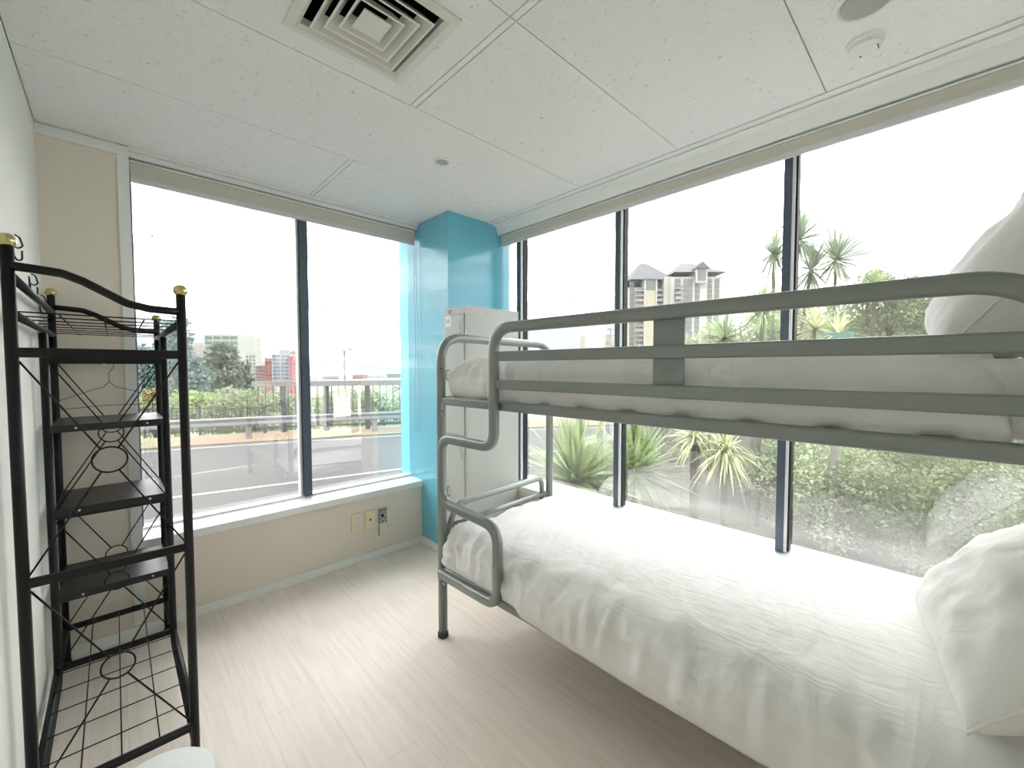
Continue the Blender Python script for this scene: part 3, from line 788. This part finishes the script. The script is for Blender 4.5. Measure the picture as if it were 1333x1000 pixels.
# black coat hooks on the left wall
def wall_hook(y, z, label):
    T = thing('coat_hook', label, 'hook', (XL, y, z), group=None)
    b = BM(); tube(b, fillet([(.002, 0, .020), (.004, 0, -.030), (.010, .002, -.045), (.020, .006, -.040), (.020, .010, -.012)], .008, 5), .0025, 8)
    link('lower_prong', b, 'rack_black', parent=T, smooth=True)
    b = BM(); tube(b, fillet([(.002, 0, .0), (.012, .010, -.006), (.022, .014, .004), (.016, .012, .030), (.006, .008, .036)], .008, 5), .0025, 8)
    link('upper_prong', b, 'rack_black', parent=T, smooth=True)
    link('back_plate', box(BM(), (0, -.006, -.016), (.003, .006, .026), .0008), 'rack_black', parent=T)
wall_hook(2.02, 1.712, 'black bent coat hook on the left wall beside the front finial of the rack')
wall_hook(2.36, 1.645, 'black bent coat hook on the left wall above the middle of the rack')
wall_hook(2.62, 1.60, 'black bent coat hook on the left wall above the rear post of the rack')

# bin
T = thing('waste_bin', 'round white waste bin lid peeking in at the bottom left in front of the rack', 'bin', (.045, 1.36, 0))
link('bucket', lathe(BM(), [(.095, 0), (.118, .235), (.116, .24)], n=40), 'bin_white', parent=T, smooth=False)
link('lid', lathe(BM(), [(.126, .238), (.130, .244), (.130, .254), (.122, .262), (.06, .268)], n=48), 'bin_white', parent=T, smooth=False)
T = link('window_speck', lathe(BM(), [(.004, 0), (.005, -.004), (.002, -.008)], (0, 0, 0), 8, 'y'), 'black_gasket'); T.location = (.165, YW-.003, 2.02)
tag(T, 'tiny dark fleck stuck high on the left window glass', 'fleck')

# ------------------------------------------------------------------ outside
G = -1.0
def poly_strip(bm, line, half, z):
    pts = [V((x, y, z)) for x, y in line]; L = []; R_ = []
    for i, p in enumerate(pts):
        t = (pts[min(i+1, len(pts)-1)]-pts[max(i-1, 0)]).normalized(); n = V((-t.y, t.x, 0))
        L.append(bm.verts.new(p+n*half)); R_.append(bm.verts.new(p-n*half))
    for i in range(len(pts)-1): bm.faces.new((L[i], L[i+1], R_[i+1], R_[i]))
far = [(-14, 19.5), (-6, 17.9), (.4, 15.35), (2.75, 14.55), (4.9, 13.75), (7.2, 12.75), (10.97, 10.85), (18, 6.4)]
near = [(-14, 12.6), (-6, 11.0), (.68, 9.55), (2.6, 9.1), (4.84, 8.6), (8.03, 7.75), (12, 6.5), (18, 3.5)]
def off(line, d):
    out = []
    for i, (x, y) in enumerate(line):
        a, b = line[max(i-1, 0)], line[min(i+1, len(line)-1)]; t = V((b[0]-a[0], b[1]-a[1])).normalized(); out.append((x-t.y*d, y+t.x*d))
    return out
edge = off(far, 2.6)
link('terrain_near', prism(BM(), [(-14, 3.3), (-14, edge[0][1])]+edge[1:-1]+[(24, 8), (24, -14), (2.6, -14), (2.6, 3.3)], G-1.5, G-.01), 'garden_soil', kind=S)
bm = BM(); pts = off(far, .45); low = [(-14, 6), (2, 6.2), (7, 5.2), (12, 3.2), (18, 0.5)]
prism(bm, [*pts, *low[::-1]], G-.01, G); link('road', bm, 'asphalt', kind=S)
bm = BM(); prism(bm, [*off(far, .45), *off(far, 2.55)[::-1]], G-.01, G+.03); link('verge', bm, 'verge_earth', kind=S)
bm = BM(); poly_strip(bm, far, .06, G+.004); o = link('road_line', bm, 'road_paint'); tag(o, 'thin white edge line along the far side of the road', 'road marking')
bm = BM(); poly_strip(bm, near, .06, G+.004); o = link('road_line', bm, 'road_paint'); tag(o, 'thin white lane line crossing the near side of the road', 'road marking')
# far land, sea, island
link('terrain_far', box(BM(), (-1500, 45, -40), (1900, 1700, -30)), 'city_land', kind=S)
link('sea', box(BM(), (-9000, 1500, -41), (14000, 16000, -31)), 'sea', kind=S)
def island(label, px, w, h, d):
    bm = BM(); N = 60; c = at_d(px, 478, d); rt = r0
    prof = []
    for k in range(N+1):
        u = k/N*2-1; hh = h*(math.exp(-(u*3.2)**2)*.35+.62*max(0, 1-abs(u))**1.15+.03*max(0, 1-u*u))
        hh += h*.05*noise.noise(V((u*7, px, 0)))*(1-abs(u)); prof.append((u*w/2, max(hh, 0)))
    R = []
    for dd, s in ((-600, 0), (0, 1), (600, 0)):
        R.append([bm.verts.new(V((c.x, c.y, -31))+rt*x+fw*dd+UZ*(y*s)) for x, y in prof])
    for a in range(2):
        for k in range(N): bm.faces.new((R[a][k], R[a][k+1], R[a+1][k+1], R[a+1][k]))
    o = link('island', bm, 'island', smooth=True); tag(o, label, 'hill')
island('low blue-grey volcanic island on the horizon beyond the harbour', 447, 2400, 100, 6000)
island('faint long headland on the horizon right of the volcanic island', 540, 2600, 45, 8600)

# guard rail
def guardrail():
    line = off(far, 1.05); T = thing('guard_rail', 'galvanised steel guard rail running along the far edge of the road', 'guard rail', (line[3][0], line[3][1], G))
    sub = V((-line[3][0], -line[3][1], -G))
    # resample
    pts = []
    for (a, b) in zip(line, line[1:]):
        n = max(1, int((V(b)-V(a)).length/.5))
        for k in range(n): t = k/n; pts.append(V((a[0]+(b[0]-a[0])*t, a[1]+(b[1]-a[1])*t, 0)))
    pts.append(V((*line[-1], 0)))
    prof = [(0, .13), (-.05, .11), (-.05, .06), (-.005, .02), (-.005, -.02), (-.05, -.06), (-.05, -.11), (0, -.13), (.012, -.13), (.012, .13)]
    bm = BM(); sweep(bm, [p+V((0, 0, G+.60))+sub for p in pts], [(-a, b) for a, b in prof], side=None)
    link('beam', bm, 'galvanised', parent=T)
    L = 0; last = pts[0]; nxt = 1.2
    for p in pts:
        L += (p-last).length; last = p
        if L >= nxt:
            nxt += 4.0
            bm = BM(); box(bm, (p.x-.07, p.y+.02, G), (p.x+.07, p.y+.18, G+.72))
            for v in bm.verts: v.co += sub
            link('post', bm, 'concrete', parent=T)
guardrail()
# bridge balustrade beyond the guard rail
def balustrade():
    P0 = at_d(329, 500, 14.6); P1 = at_d(560, 500, 16.2); P0.z = P1.z = 0
    T = thing('bridge_railing', 'concrete-topped bridge railing with dark posts beyond the guard rail', 'railing', (P0.x, P0.y, G))
    d = (P1-P0); d.normalize(); P1 = P0+d*9.5; n = V((-d.y, d.x, 0)); L = (P1-P0).length; top = .84
    def seg(c0, c1, hw, z0, z1, name, m):
        a = c0-P0; b_ = c1-P0; mid = (a+b_)/2; bm = BM()
        obox(bm, mid+V((0, 0, (z0+z1)/2-G)), (b_-a)/2, n*hw, V((0, 0, (z1-z0)/2))); return link(name, bm, m, parent=T)
    seg(P0, P1, .14, top-.19, top, 'top_beam', 'concrete')
    seg(P0, P1, .05, G+.18, G+.26, 'bottom_rail', 'fence_steel')
    k = 0; s = .95
    while s < L:
        seg(P0+d*(s-.085), P0+d*(s+.085), .08, G, top-.19, 'post', 'block_dark' if False else 'fence_steel'); s += 1.42
    s = .15
    while s < L:
        seg(P0+d*(s-.012), P0+d*(s+.012), .012, G+.2, top-.19, 'baluster', 'fence_steel'); s += .24
balustrade()
def picket():
    P0 = at_d(150, 540, 14.0); P1 = at_d(346, 540, 14.6); P0.z = P1.z = 0
    T = thing('picket_fence', 'dark steel picket fence left of the bridge railing', 'fence', (P0.x, P0.y, G))
    d = (P1-P0); L = d.length; d.normalize(); n = V((-d.y, d.x, 0)); top = -.02
    def seg(s0, s1, hw, z0, z1, name):
        bm = BM(); obox(bm, d*((s0+s1)/2)+V((0, 0, (z0+z1)/2-G)), d*((s1-s0)/2), n*hw, V((0, 0, (z1-z0)/2))); return link(name, bm, 'fence_steel', parent=T)
    seg(0, L, .02, top-.08, top-.04, 'rail'); seg(0, L, .02, G+.12, G+.16, 'rail')
    s = 0
    while s < L: seg(s-.012, s+.012, .012, G+.05, top, 'picket'); s += .125
    for s in (0, 2.6, L-.03): seg(s-.03, s+.03, .03, G, top+.03, 'post')
picket()

# trees: leafy crowns from many small leaf faces around branching lobes
def leafy(bm, c, rx, rz, n, leaf, seed, shape='round', flat=.0):
    rnd = random.Random(seed); lobes = []
    nl = 22 if shape == 'round' else 80
    for k in range(nl):
        if shape == 'round':
            a = rnd.uniform(0, 2*PI); e = rnd.uniform(-.5, 1); q = V((math.cos(a)*math.cos(e)*rx*.62, math.sin(a)*math.cos(e)*rx*.62, math.sin(e)*rz*.62)); rr = rnd.uniform(.30, .5)
        else:
            h = rnd.random(); a = rnd.uniform(0, 2*PI); r_ = rx*(1-h)**.8*.75; q = V((math.cos(a)*r_, math.sin(a)*r_, (h*2-1)*rz*.9)); rr = rnd.uniform(.15, .24)*(1.25-h*.6)
        lobes.append((q, rr))
    for k in range(n):
        q, rr = rnd.choice(lobes); v = V((rnd.gauss(0, 1), rnd.gauss(0, 1), rnd.gauss(0, 1))).normalized()*(rnd.random()**.35)
        p = V(c)+q+V((v.x*rr*rx, v.y*rr*rx, v.z*rr*rz*(.6 if shape == 'cone' else .9)))
        t = V((rnd.gauss(0, 1), rnd.gauss(0, 1), rnd.gauss(0, .6))).normalized(); s = t.cross(V((rnd.gauss(0, 1), rnd.gauss(0, 1), rnd.gauss(0, 1)))).normalized()
        l = leaf*rnd.uniform(.6, 1.3); w_ = l*.42
        a, b, c2, d = p, p+t*l*.5+s*w_, p+t*l, p+t*l*.5-s*w_
        bm.faces.new([bm.verts.new(x) for x in (a, b, c2, d)])
def tree(name, label, px, ytop, ybot, wpx, d, m, n=3000, leaf=None, shape='round', cat='tree', group=None, seed=None):
    top, bot = at_d(px, ytop, d), at_d(px, ybot, d); rz = (top.z-bot.z)/2; rx = wpx*d/FPX/2
    c = at_d(px, (ytop+ybot)/2, d); base = V((c.x, c.y, min(G, bot.z-.5) if d < 25 else bot.z-6))
    T = thing(name, label, cat, base, group=group); bm = BM()
    leafy(bm, c-base, rx, rz, n, leaf or max(.05, rx*.10), seed or int(px*7+ytop), shape)
    link('foliage', bm, m, parent=T)
    b = BM(); r_ = max(.04, rx*.06); tube(b, [(0, 0, 0), (rx*.05, 0, (c.z-base.z)*.5), (0, rx*.03, c.z-base.z+rz*(.8 if shape == 'cone' else .3))], r_, 8)
    for k in range(4):
        a = k*1.7; z0 = c.z-base.z-rz*.4; tube(b, [(0, 0, z0), (math.cos(a)*rx*.4, math.sin(a)*rx*.4, z0+rz*.6)], r_*.45, 6)
    link('trunk', b, 'bark', parent=T, smooth=True); return T
tree('conifer', 'tall dark conifer standing before the green glass building', 290, 446, 532, 128, 55, 'leaf_pine', 9500, .5, 'cone')
tree('conifer', 'dark bushy conifer at the left behind the rack posts', 232, 452, 530, 70, 42, 'leaf_teal', 5000, .4)
tree('broadleaf_tree', 'sparse tall tree whose thin top shows through the rack basket', 224, 402, 500, 50, 34, 'leaf_teal', 1500, .3)
tree('broadleaf_tree', 'blue-green tree seen between the rack posts at far left', 184, 446, 540, 62, 29, 'leaf_teal', 4200, .28)
tree('bush', 'yellow flowering bush seen between the rear rack posts', 198, 502, 530, 22, 21, 'leaf_yellow', 700, .13, cat='bush')
tree('bush', 'bright lime green bush behind the picket fence', 262, 503, 575, 92, 27, 'leaf_lime', 6000, .20, cat='bush')
tree('bush', 'olive green rounded bush in the middle behind the picket fence', 322, 500, 590, 110, 21, 'leaf_olive', 8000, .17, cat='bush')
tree('bush', 'dull green bush just left of the window mullion beyond the railing', 378, 496, 600, 84, 25, 'leaf_olive', 7000, .18, cat='bush')
tree('bush', 'grey-green low bush at far left behind the picket fence', 200, 508, 590, 80, 24, 'leaf_hedge', 6000, .18, cat='bush')
tree('broadleaf_tree', 'pale green tree crown between the two thick railing posts', 434, 494, 610, 110, 30, 'leaf_pale', 8000, .2)
tree('broadleaf_tree', 'pale green tree crown right of the railing posts', 500, 496, 610, 104, 27, 'leaf_pale', 8000, .2)
tree('broadleaf_tree', 'green tree crown behind the right end of the bridge railing', 560, 498, 610, 90, 32, 'leaf_olive', 5000, .2)
# far buildings of the city
def block(label, px0, px1, ytop, d, m, depth=14, rows=8, cols=5, wm='window_grey', bands=None, roof=None, yaw=0., ybot=None):
    c = at_d((px0+px1)/2, 478, d); top = at_d((px0+px1)/2, ytop, d).z; w_ = (px1-px0)*d/FPX; z0 = -30
    T = thing('office_building' if bands else 'apartment_block', label, 'building', (c.x, c.y, z0))
    T.rotation_euler = (0, 0, math.atan2(r0.y, r0.x)+yaw); h = top-z0
    link('wall', box(BM(), (-w_/2, 0, 0), (w_/2, depth, h)), m, parent=T)
    rh = (top-(-6))/rows
    for r in range(rows):
        z1 = h-rh*(r+.28)
        if bands: link('window_band', box(BM(), (-w_/2+.3, -.15, z1-rh*.62), (w_/2-.3, 0.05, z1)), wm, parent=T)
        else:
            cw = w_/cols
            for k in range(cols):
                x = -w_/2+cw*(k+.5); link('window', box(BM(), (x-cw*.28, -.12, z1-rh*.5), (x+cw*.28, .05, z1)), wm, parent=T)
    if bands and bands > 1:
        for k in range(bands+1):
            x = -w_/2+w_*k/bands; link('pilaster', box(BM(), (x-.25, -.35, 0), (x+.25, 0, h)), 'slab_pale', parent=T)
    if roof: link('roof_plant', box(BM(), (-w_*.25, 2, h), (w_*.25, depth-2, h+roof)), 'concrete', parent=T)
    return T
block('green glass office block rising behind the conifer', 268, 311, 436, 230, 'slab_pale', 20, 9, 5, 'glass_green', 4)
block('slim blue glass slab at the right edge of the green office block', 311, 321, 438, 262, 'slab_pale', 16, 10, 2, 'glass_blue', 1)
block('beige apartment block left of the green office block', 238, 268, 447, 270, 'block_beige', 14, 9, 5, 'block_white')
block('narrow white apartment block right of the conifer', 320, 333, 462, 210, 'block_white', 10, 8, 3, 'window_grey')
block('small pink-grey block between the white and red blocks', 333, 345, 476, 200, 'block_pink', 10, 5, 4, 'block_dark')
block('dark red-sided block left of the rounded white block', 345, 355, 466, 196, 'block_red', 10, 8, 2, 'block_dark')
block('white block with grey glazing beside the mullion', 355, 377, 461, 190, 'block_white', 12, 8, 3, 'glass_blue', 2, roof=2)
block('bright red block hard against the window mullion', 376, 386, 464, 188, 'block_red', 12, 7, 2, 'block_pink')
block('pale block at the left edge of the left window', 176, 200, 452, 190, 'block_white', 12, 8, 4, 'window_grey')
# light mast
T0 = at_d(449, 505, 60); top = at_d(449, 453, 60).z
T = thing('light_mast', 'tall slim floodlight mast in front of the island', 'light mast', (T0.x, T0.y, -10))
link('pole', tube(BM(), [(0, 0, 0), (0, 0, top+10)], .16, 8), 'galvanised', parent=T)
link('lamp_ring', lathe(BM(), [(.9, top+9.6), (1.0, top+9.9), (.3, top+10.6)], n=12), 'concrete', parent=T)
# port sheds and ships as small boxes along the shore
for k, (px, w_, h_) in enumerate(((405, 16, 5), (424, 22, 4), (466, 14, 6), (487, 26, 4), (512, 18, 6), (528, 14, 5))):
    dd_ = 1000+60*k; c = at_d(px, 487, dd_); b = BM(); ww = w_*dd_/FPX/2
    o = link('port_shed', box(BM(), (-ww, 0, 0), (ww, 30, h_*2)), ['block_white', 'concrete', 'block_pink'][k % 3]); o.location = (c.x, c.y, -30); o.rotation_euler = (0, 0, math.atan2(r0.y, r0.x))
    tag(o, ['low white port shed just right of the window mullion on the far shore', 'long grey port shed left of the light mast on the far shore', 'pinkish port shed just right of the light mast', 'long white port shed below the island slope', 'grey port shed before the far headland', 'pinkish port shed at the right end of the shore'][k], 'shed')

# apartment tower with hipped roofs, seen through the long window
def tower():
    d = 115; yaw = math.atan2(r0.y, r0.x)
    c = at_d(880, 478, d); z0 = -12
    T = thing('apartment_tower', 'cream apartment tower with two hipped grey roofs and stacked balconies', 'building', (c.x, c.y, z0)); T.rotation_euler = (0, 0, yaw)
    u = d/FPX    # metres per pixel there
    X = lambda px: (px-880)*u
    Z = lambda y: CAM_H+(478-y)*u*1.0-z0
    def bx(name, x0, x1, y0, y1, z0_, z1_, m, parent=T): return link(name, box(BM(), (x0, y0, z0_), (x1, y1, z1_)), m, parent=parent)
    # left wing (further back), right wing (nearer)
    bx('wing', X(820), X(872), 4, 18, 0, Z(372), 'tower_cream')
    bx('wing', X(872), X(938), 0, 16, 0, Z(362), 'tower_cream')
    bx('centre_bay', X(842), X(857), 2.6, 6, 0, Z(362), 'tower_yellow')
    bx('centre_glazing', X(843.5), X(855.5), 2.4, 3, Z(376), Z(361), 'window_grey')
    bx('link_block', X(866), X(876), 1.5, 6, 0, Z(360), 'tower_white')
    bx('gable_bay', X(901), X(916), -1.4, 4, Z(371), Z(351), 'tower_white')
    bx('gable_glazing', X(903.5), X(913.5), -1.6, -1.2, Z(368), Z(351), 'window_grey')
    def hip(x0, x1, y0, y1, zb, xr0, xr1, zt_):
        b = BM(); ym = (y0+y1)/2; P = [b.verts.new(p) for p in ((x0, y0, zb), (x1, y0, zb), (x1, y1, zb), (x0, y1, zb), (xr0, ym, zt_), (xr1, ym, zt_))]
        for f in ((0, 1, 5, 4), (1, 2, 5), (2, 3, 4, 5), (3, 0, 4), (3, 2, 1, 0)): b.faces.new([P[i] for i in f])
        return link('roof', b, 'roof_grey', parent=T)
    hip(X(822), X(882), 2, 19, Z(363), X(846), X(856), Z(333))
    hip(X(874), X(941), -1.2, 17, Z(357), X(898), X(914), Z(336))
    b = BM(); extrude_poly(b, [(X(899), -1.9, Z(353)), (X(918), -1.9, Z(353)), (X(908.5), -1.9, Z(344))], (0, 5, 0)); link('gable_roof', b, 'roof_grey', parent=T)
    fl = 6.6
    for r in range(13):
        zc = Z(366+fl*r)
        for x0, x1, y_ in ((824, 830, 3.85), (859, 864, 3.85), (877, 884, -.15), (888, 899, -.15), (919, 925, -.15), (928, 934, -.15), (903, 909, -.15)):
            if r == 0 and x0 in (903,): continue
            bx('window', X(x0), X(x1), y_, y_+.3, zc-.95, zc+.25, 'window_grey')
        for x0, x1, y_ in ((831, 841, 2.6), (857.5, 868, 2.4), (876, 886, -1.3)):
            if r < 1: continue
            sl = bx('balcony', X(x0), X(x1), y_, y_+1.4, zc-1.15, zc-1.0, 'tower_white')
            bx('balcony_rail', X(x0), X(x1), y_, y_+.08, zc-1.0, zc-.45, 'block_pink' if r % 3 == 0 else 'window_grey', parent=sl)
    for px in (842, 857, 935, 901, 873): bx('pilaster', X(px)-.2, X(px)+.2, -.2 if px > 870 else 2.3, 4.2, 0, Z(363), 'tower_white')
tower()
block('low pinkish apartment block seen below the top guard rail left of the tower', 762, 812, 436, 160, 'block_beige', 12, 6, 6, 'block_white')
T0 = at_d(795, 470, 90); T = thing('light_mast', 'slim light mast beside the second window mullion', 'light mast', (T0.x, T0.y, -6))
tp = at_d(795, 427, 90).z
link('pole', tube(BM(), [(0, 0, 0), (0, 0, tp+6)], .14, 8), 'galvanised', parent=T); link('lamp_arm', box(BM(), (-1.1, -.15, tp+5.5), (1.1, .15, tp+5.8)), 'concrete', parent=T)

# blade plants
def blades(bm, c, n, L, seed, droop=.5, up=.3, wid=.022, spread=1., seg=6, down=-.2):
    rnd = random.Random(seed)
    for k in range(n):
        a = rnd.uniform(0, 2*PI); el = rnd.uniform(down, PI/2*.98) if spread >= 1 else rnd.uniform(up, PI/2)
        l = L*rnd.uniform(.7, 1.1); d = V((math.cos(a)*math.cos(el), math.sin(a)*math.cos(el), math.sin(el)))
        sd = d.cross(V((0, 0, 1))); sd = sd.normalized() if sd.length > .05 else V((1, 0, 0)); w_ = wid*rnd.uniform(.7, 1.2)
        dr = droop*rnd.uniform(.5, 1.4); prev = None
        for s in range(seg+1):
            t = s/seg; p = V(c)+d*l*t-V((0, 0, 1))*dr*l*t*t*.6; ww = w_*(.5+1.2*t*(1-t)*2)*(1-t**3)+.001
            q = (bm.verts.new(p-sd*ww), bm.verts.new(p+sd*ww+V((0, 0, .2*ww))))
            if prev: bm.faces.new((prev[0], prev[1], q[1], q[0]))
            prev = q
def rosette_plant(name, label, heads, m, trunk_r=.05, cat='plant', dead=True):
    """heads: list of (px, py, d, L, n, droop)"""
    c0 = at_d(heads[0][0], heads[0][1], heads[0][2]); base = V((c0.x, c0.y, G))
    T = thing(name, label, cat, base); tr = BM()
    for i, (px, py, d, L, n, dr) in enumerate(heads):
        c = at_d(px, py, d)-base; b = BM(); blades(b, c, int(n*1.2), L, int(px*13+py), dr, wid=L*(.030 if d < 5 else .022), down=-.25 if d < 5 else -.9); link('leaf_head', b, m, parent=T)
        if dead:
            b2 = BM(); blades(b2, c-V((0, 0, L*.05)), n//3, L*.8, int(px+py), 1.5, wid=L*.018, down=-1.2); link('dead_leaves', b2, 'blade_dead' if m == 'blade_pale' else m, parent=T)
        j = V((c.x*.5, c.y*.5, c.z*.45)); tube(tr, [(0, 0, 0), j, c], trunk_r, 8)
    link('trunk', tr, 'bark', parent=T, smooth=True); return T
rosette_plant('yucca', 'large spiky green yucca left of the second long-window mullion', [(750, 628, 4.5, .92, 170, .25)], 'blade_green')
rosette_plant('yucca', 'spiky green yucca directly right of the second mullion', [(826, 616, 4.9, .86, 150, .25)], 'blade_green')
rosette_plant('cabbage_palm', 'pale drooping palm head below the upper bunk, left one of the pair', [(905, 572, 4.6, .42, 130, .9)], 'blade_pale')
rosette_plant('cabbage_palm', 'pale drooping palm with thin trunk, right one of the pair', [(945, 590, 4.3, .42, 130, 1.0)], 'blade_pale', .035)
rosette_plant('cabbage_palm', 'cabbage palm with a clear star-shaped head against the sky', [(1088, 338, 6.6, .60, 120, .10)], 'blade_palm', .02, dead=False)
rosette_plant('cabbage_palm', 'cabbage palm with heads either side of the third mullion', [(1008, 330, 6.9, .58, 130, .4), (1040, 312, 7.2, .68, 120, .15), (1056, 352, 7.0, .58, 120, .3)], 'blade_palm', .025, dead=False)
rosette_plant('cabbage_palm', 'lower green palm head left of the third mullion at rail height', [(992, 400, 6.0, .50, 130, .6)], 'blade_green', .03, dead=False)
rosette_plant('cabbage_palm', 'bright fan-leaved palm right of the guard plate', [(945, 440, 6.4, .56, 120, .2)], 'blade_green', .03, dead=False)
rosette_plant('cabbage_palm', 'pale palm head between the upper rails right of the third mullion', [(1062, 428, 6.0, .50, 130, .4)], 'blade_pale', .03, dead=False)
rosette_plant('cabbage_palm', 'spiky palm head rising above the top rail right of the star-shaped palm', [(1138, 374, 7.0, .50, 110, .3)], 'blade_green', .03, dead=False)
# pot seen through the rails
c = at_d(1090, 447, 5.2); T = thing('planter_pot', 'turquoise planter seen between the two upper guard rails', 'pot', (c.x, c.y, c.z-.22))
link('pot', lathe(BM(), [(.07, 0), (.16, .30), (.17, .34), (.15, .34)], n=24), 'pot_teal', parent=T); b = BM(); blades(b, (0, 0, .33), 60, .4, 4, .5, wid=.010); link('leaves', b, 'blade_pale', parent=T)
b = BM(); c2 = c.z-.22-G; box(b, (-.03, -.03, -c2), (.03, .03, 0)); link('pedestal', b, 'timber_grey', parent=T)
# garden trees and hedge
tree('broadleaf_tree', 'small-leaved tree above the top rail near the upper pillow', 1160, 338, 480, 110, 7.4, 'leaf_hedge', 9000, .055)
tree('broadleaf_tree', 'leafy tree crown behind the upper rails at the right', 1240, 366, 570, 210, 9.2, 'leaf_olive', 22000, .075)
tree('broadleaf_tree', 'pale leafy tree between the third mullion and the planter', 1050, 378, 560, 140, 10.5, 'leaf_pale', 12000, .11)
tree('broadleaf_tree', 'dense tree crown directly behind the turquoise planter', 1140, 386, 570, 160, 11.5, 'leaf_olive', 18000, .085)
tree('broadleaf_tree', 'low tree crown right of the guard plate in front of the tower', 905, 422, 540, 70, 12, 'leaf_pale', 5000, .11)
tree('broadleaf_tree', 'tree crown filling the gap left of the third mullion', 968, 392, 570, 130, 9.6, 'leaf_pale', 10000, .10)
tree('broadleaf_tree', 'dark tree behind the right edge of the upper pillow', 1345, 376, 600, 150, 8.0, 'leaf_hedge', 8000, .10)
tree('shrub', 'dense light-green hedge shrub right of the third mullion under the upper bunk', 1075, 545, 740, 190, 5.9, 'leaf_pale', 20000, .042, cat='shrub')
tree('shrub', 'dense darker hedge shrub near the lower pillow', 1185, 550, 760, 190, 5.0, 'leaf_hedge', 22000, .038, cat='shrub')
tree('shrub', 'dark hedge shrub at the right edge behind the lower pillow', 1300, 550, 790, 180, 4.3, 'leaf_hedge', 22000, .036, cat='shrub')
tree('shrub', 'small shrub between the pale palms and the third mullion', 1000, 555, 680, 90, 6.3, 'leaf_pale', 8000, .045, cat='shrub')
# grey timber fence
def tfence():
    P0 = at_d(838, 560, 7.0); P1 = at_d(1120, 560, 6.4); P0.z = P1.z = 0; T = thing('timber_fence', 'grey vertical board fence behind the garden palms', 'fence', (P0.x, P0.y, G))
    d = P1-P0; L = d.length; d.normalize(); n = V((-d.y, d.x, 0)); s = .08
    while s < L:
        bm = BM(); obox(bm, d*s+V((0, 0, .72)), d*.072, n*.010, V((0, 0, .72))); link('board', bm, 'timber_grey', parent=T); s += .15
    for z in (.3, 1.2):
        bm = BM(); obox(bm, d*(L/2)+n*.03+V((0, 0, z)), d*(L/2), n*.02, V((0, 0, .045))); link('rail', bm, 'timber_grey', parent=T)
tfence()

GROUPS = {'hook': 'coat hooks on the left wall', 'duvet': 'white duvets of the bunk bed', 'pillow': 'white pillows of the bunk bed', 'blind': 'roller blinds above the windows',
          'bush': 'bushes beyond the picket fence', 'building': 'buildings seen through the windows', 'shed': 'port sheds on the far shore', 'shrub': 'hedge shrubs outside the long window',
          'tree': 'trees outside the windows', 'plant': 'palms and yuccas outside the long window', 'road marking': 'white lines on the road', 'light mast': 'light masts outside', 'hill': 'hills on the horizon', 'wall plate': 'plates under the left window'}
for o in bpy.data.objects:
    if o.parent is None and o.get('category') in GROUPS and 'group' not in o: o['group'] = GROUPS[o['category']]
# ------------------------------------------------------------------ sky and light
wld = bpy.data.worlds.new('sky'); SC.world = wld; wld.use_nodes = True; nt = wld.node_tree; N = nt.nodes; L = nt.links
bg = N['Background']; tc = N.new('ShaderNodeTexCoord'); sp = N.new('ShaderNodeSeparateXYZ'); L.new(tc.outputs['Generated'], sp.inputs[0])
mp = N.new('ShaderNodeMapping'); mp.inputs['Scale'].default_value = (2.2, 2.2, 7.); L.new(tc.outputs['Generated'], mp.inputs[0])
n = N.new('ShaderNodeTexNoise'); n.inputs['Scale'].default_value = 1.6; n.inputs['Detail'].default_value = 7; n.inputs['Roughness'].default_value = .55; n.inputs['Distortion'].default_value = .5
L.new(mp.outputs[0], n.inputs['Vector'])
cr = N.new('ShaderNodeValToRGB'); cr.color_ramp.elements[0].position = .45; cr.color_ramp.elements[1].position = .68
cr.color_ramp.elements[0].color = (.115, .121, .128, 1); cr.color_ramp.elements[1].color = (1, .99, .97, 1); L.new(n.outputs['Fac'], cr.inputs[0])
# overcast luminance: brighter overhead than at the horizon
mr = N.new('ShaderNodeMapRange'); mr.inputs[1].default_value = -.05; mr.inputs[2].default_value = .95; mr.inputs[3].default_value = 1.0; mr.inputs[4].default_value = 3.2
L.new(sp.outputs[2], mr.inputs[0])
mx = N.new('ShaderNodeMixRGB'); mx.blend_type = 'MULTIPLY'; mx.inputs[0].default_value = 1; L.new(cr.outputs[0], mx.inputs[1]); L.new(mr.outputs[0], mx.inputs[2])
L.new(mx.outputs[0], bg.inputs[0]); bg.inputs[1].default_value = 5.4
sd = bpy.data.lights.new('sun_through_cloud', 'SUN'); sd.energy = 0.55; sd.angle = math.radians(50); sd.color = (1, .98, .94)
so = bpy.data.objects.new('sun_through_cloud', sd); COL.objects.link(so); so.rotation_euler = V((-.75, -.35, -.62)).to_track_quat('-Z', 'Y').to_euler()

vs = SC.view_settings; vs.view_transform = 'Standard'; vs.look = 'None'; vs.gamma = 1; vs.use_curve_mapping = False; vs.exposure = 0.88
SC.cycles.max_bounces = 10; SC.cycles.diffuse_bounces = 6; SC.cycles.transparent_max_bounces = 16; SC.cycles.glossy_bounces = 4
SC.cycles.use_denoising = True
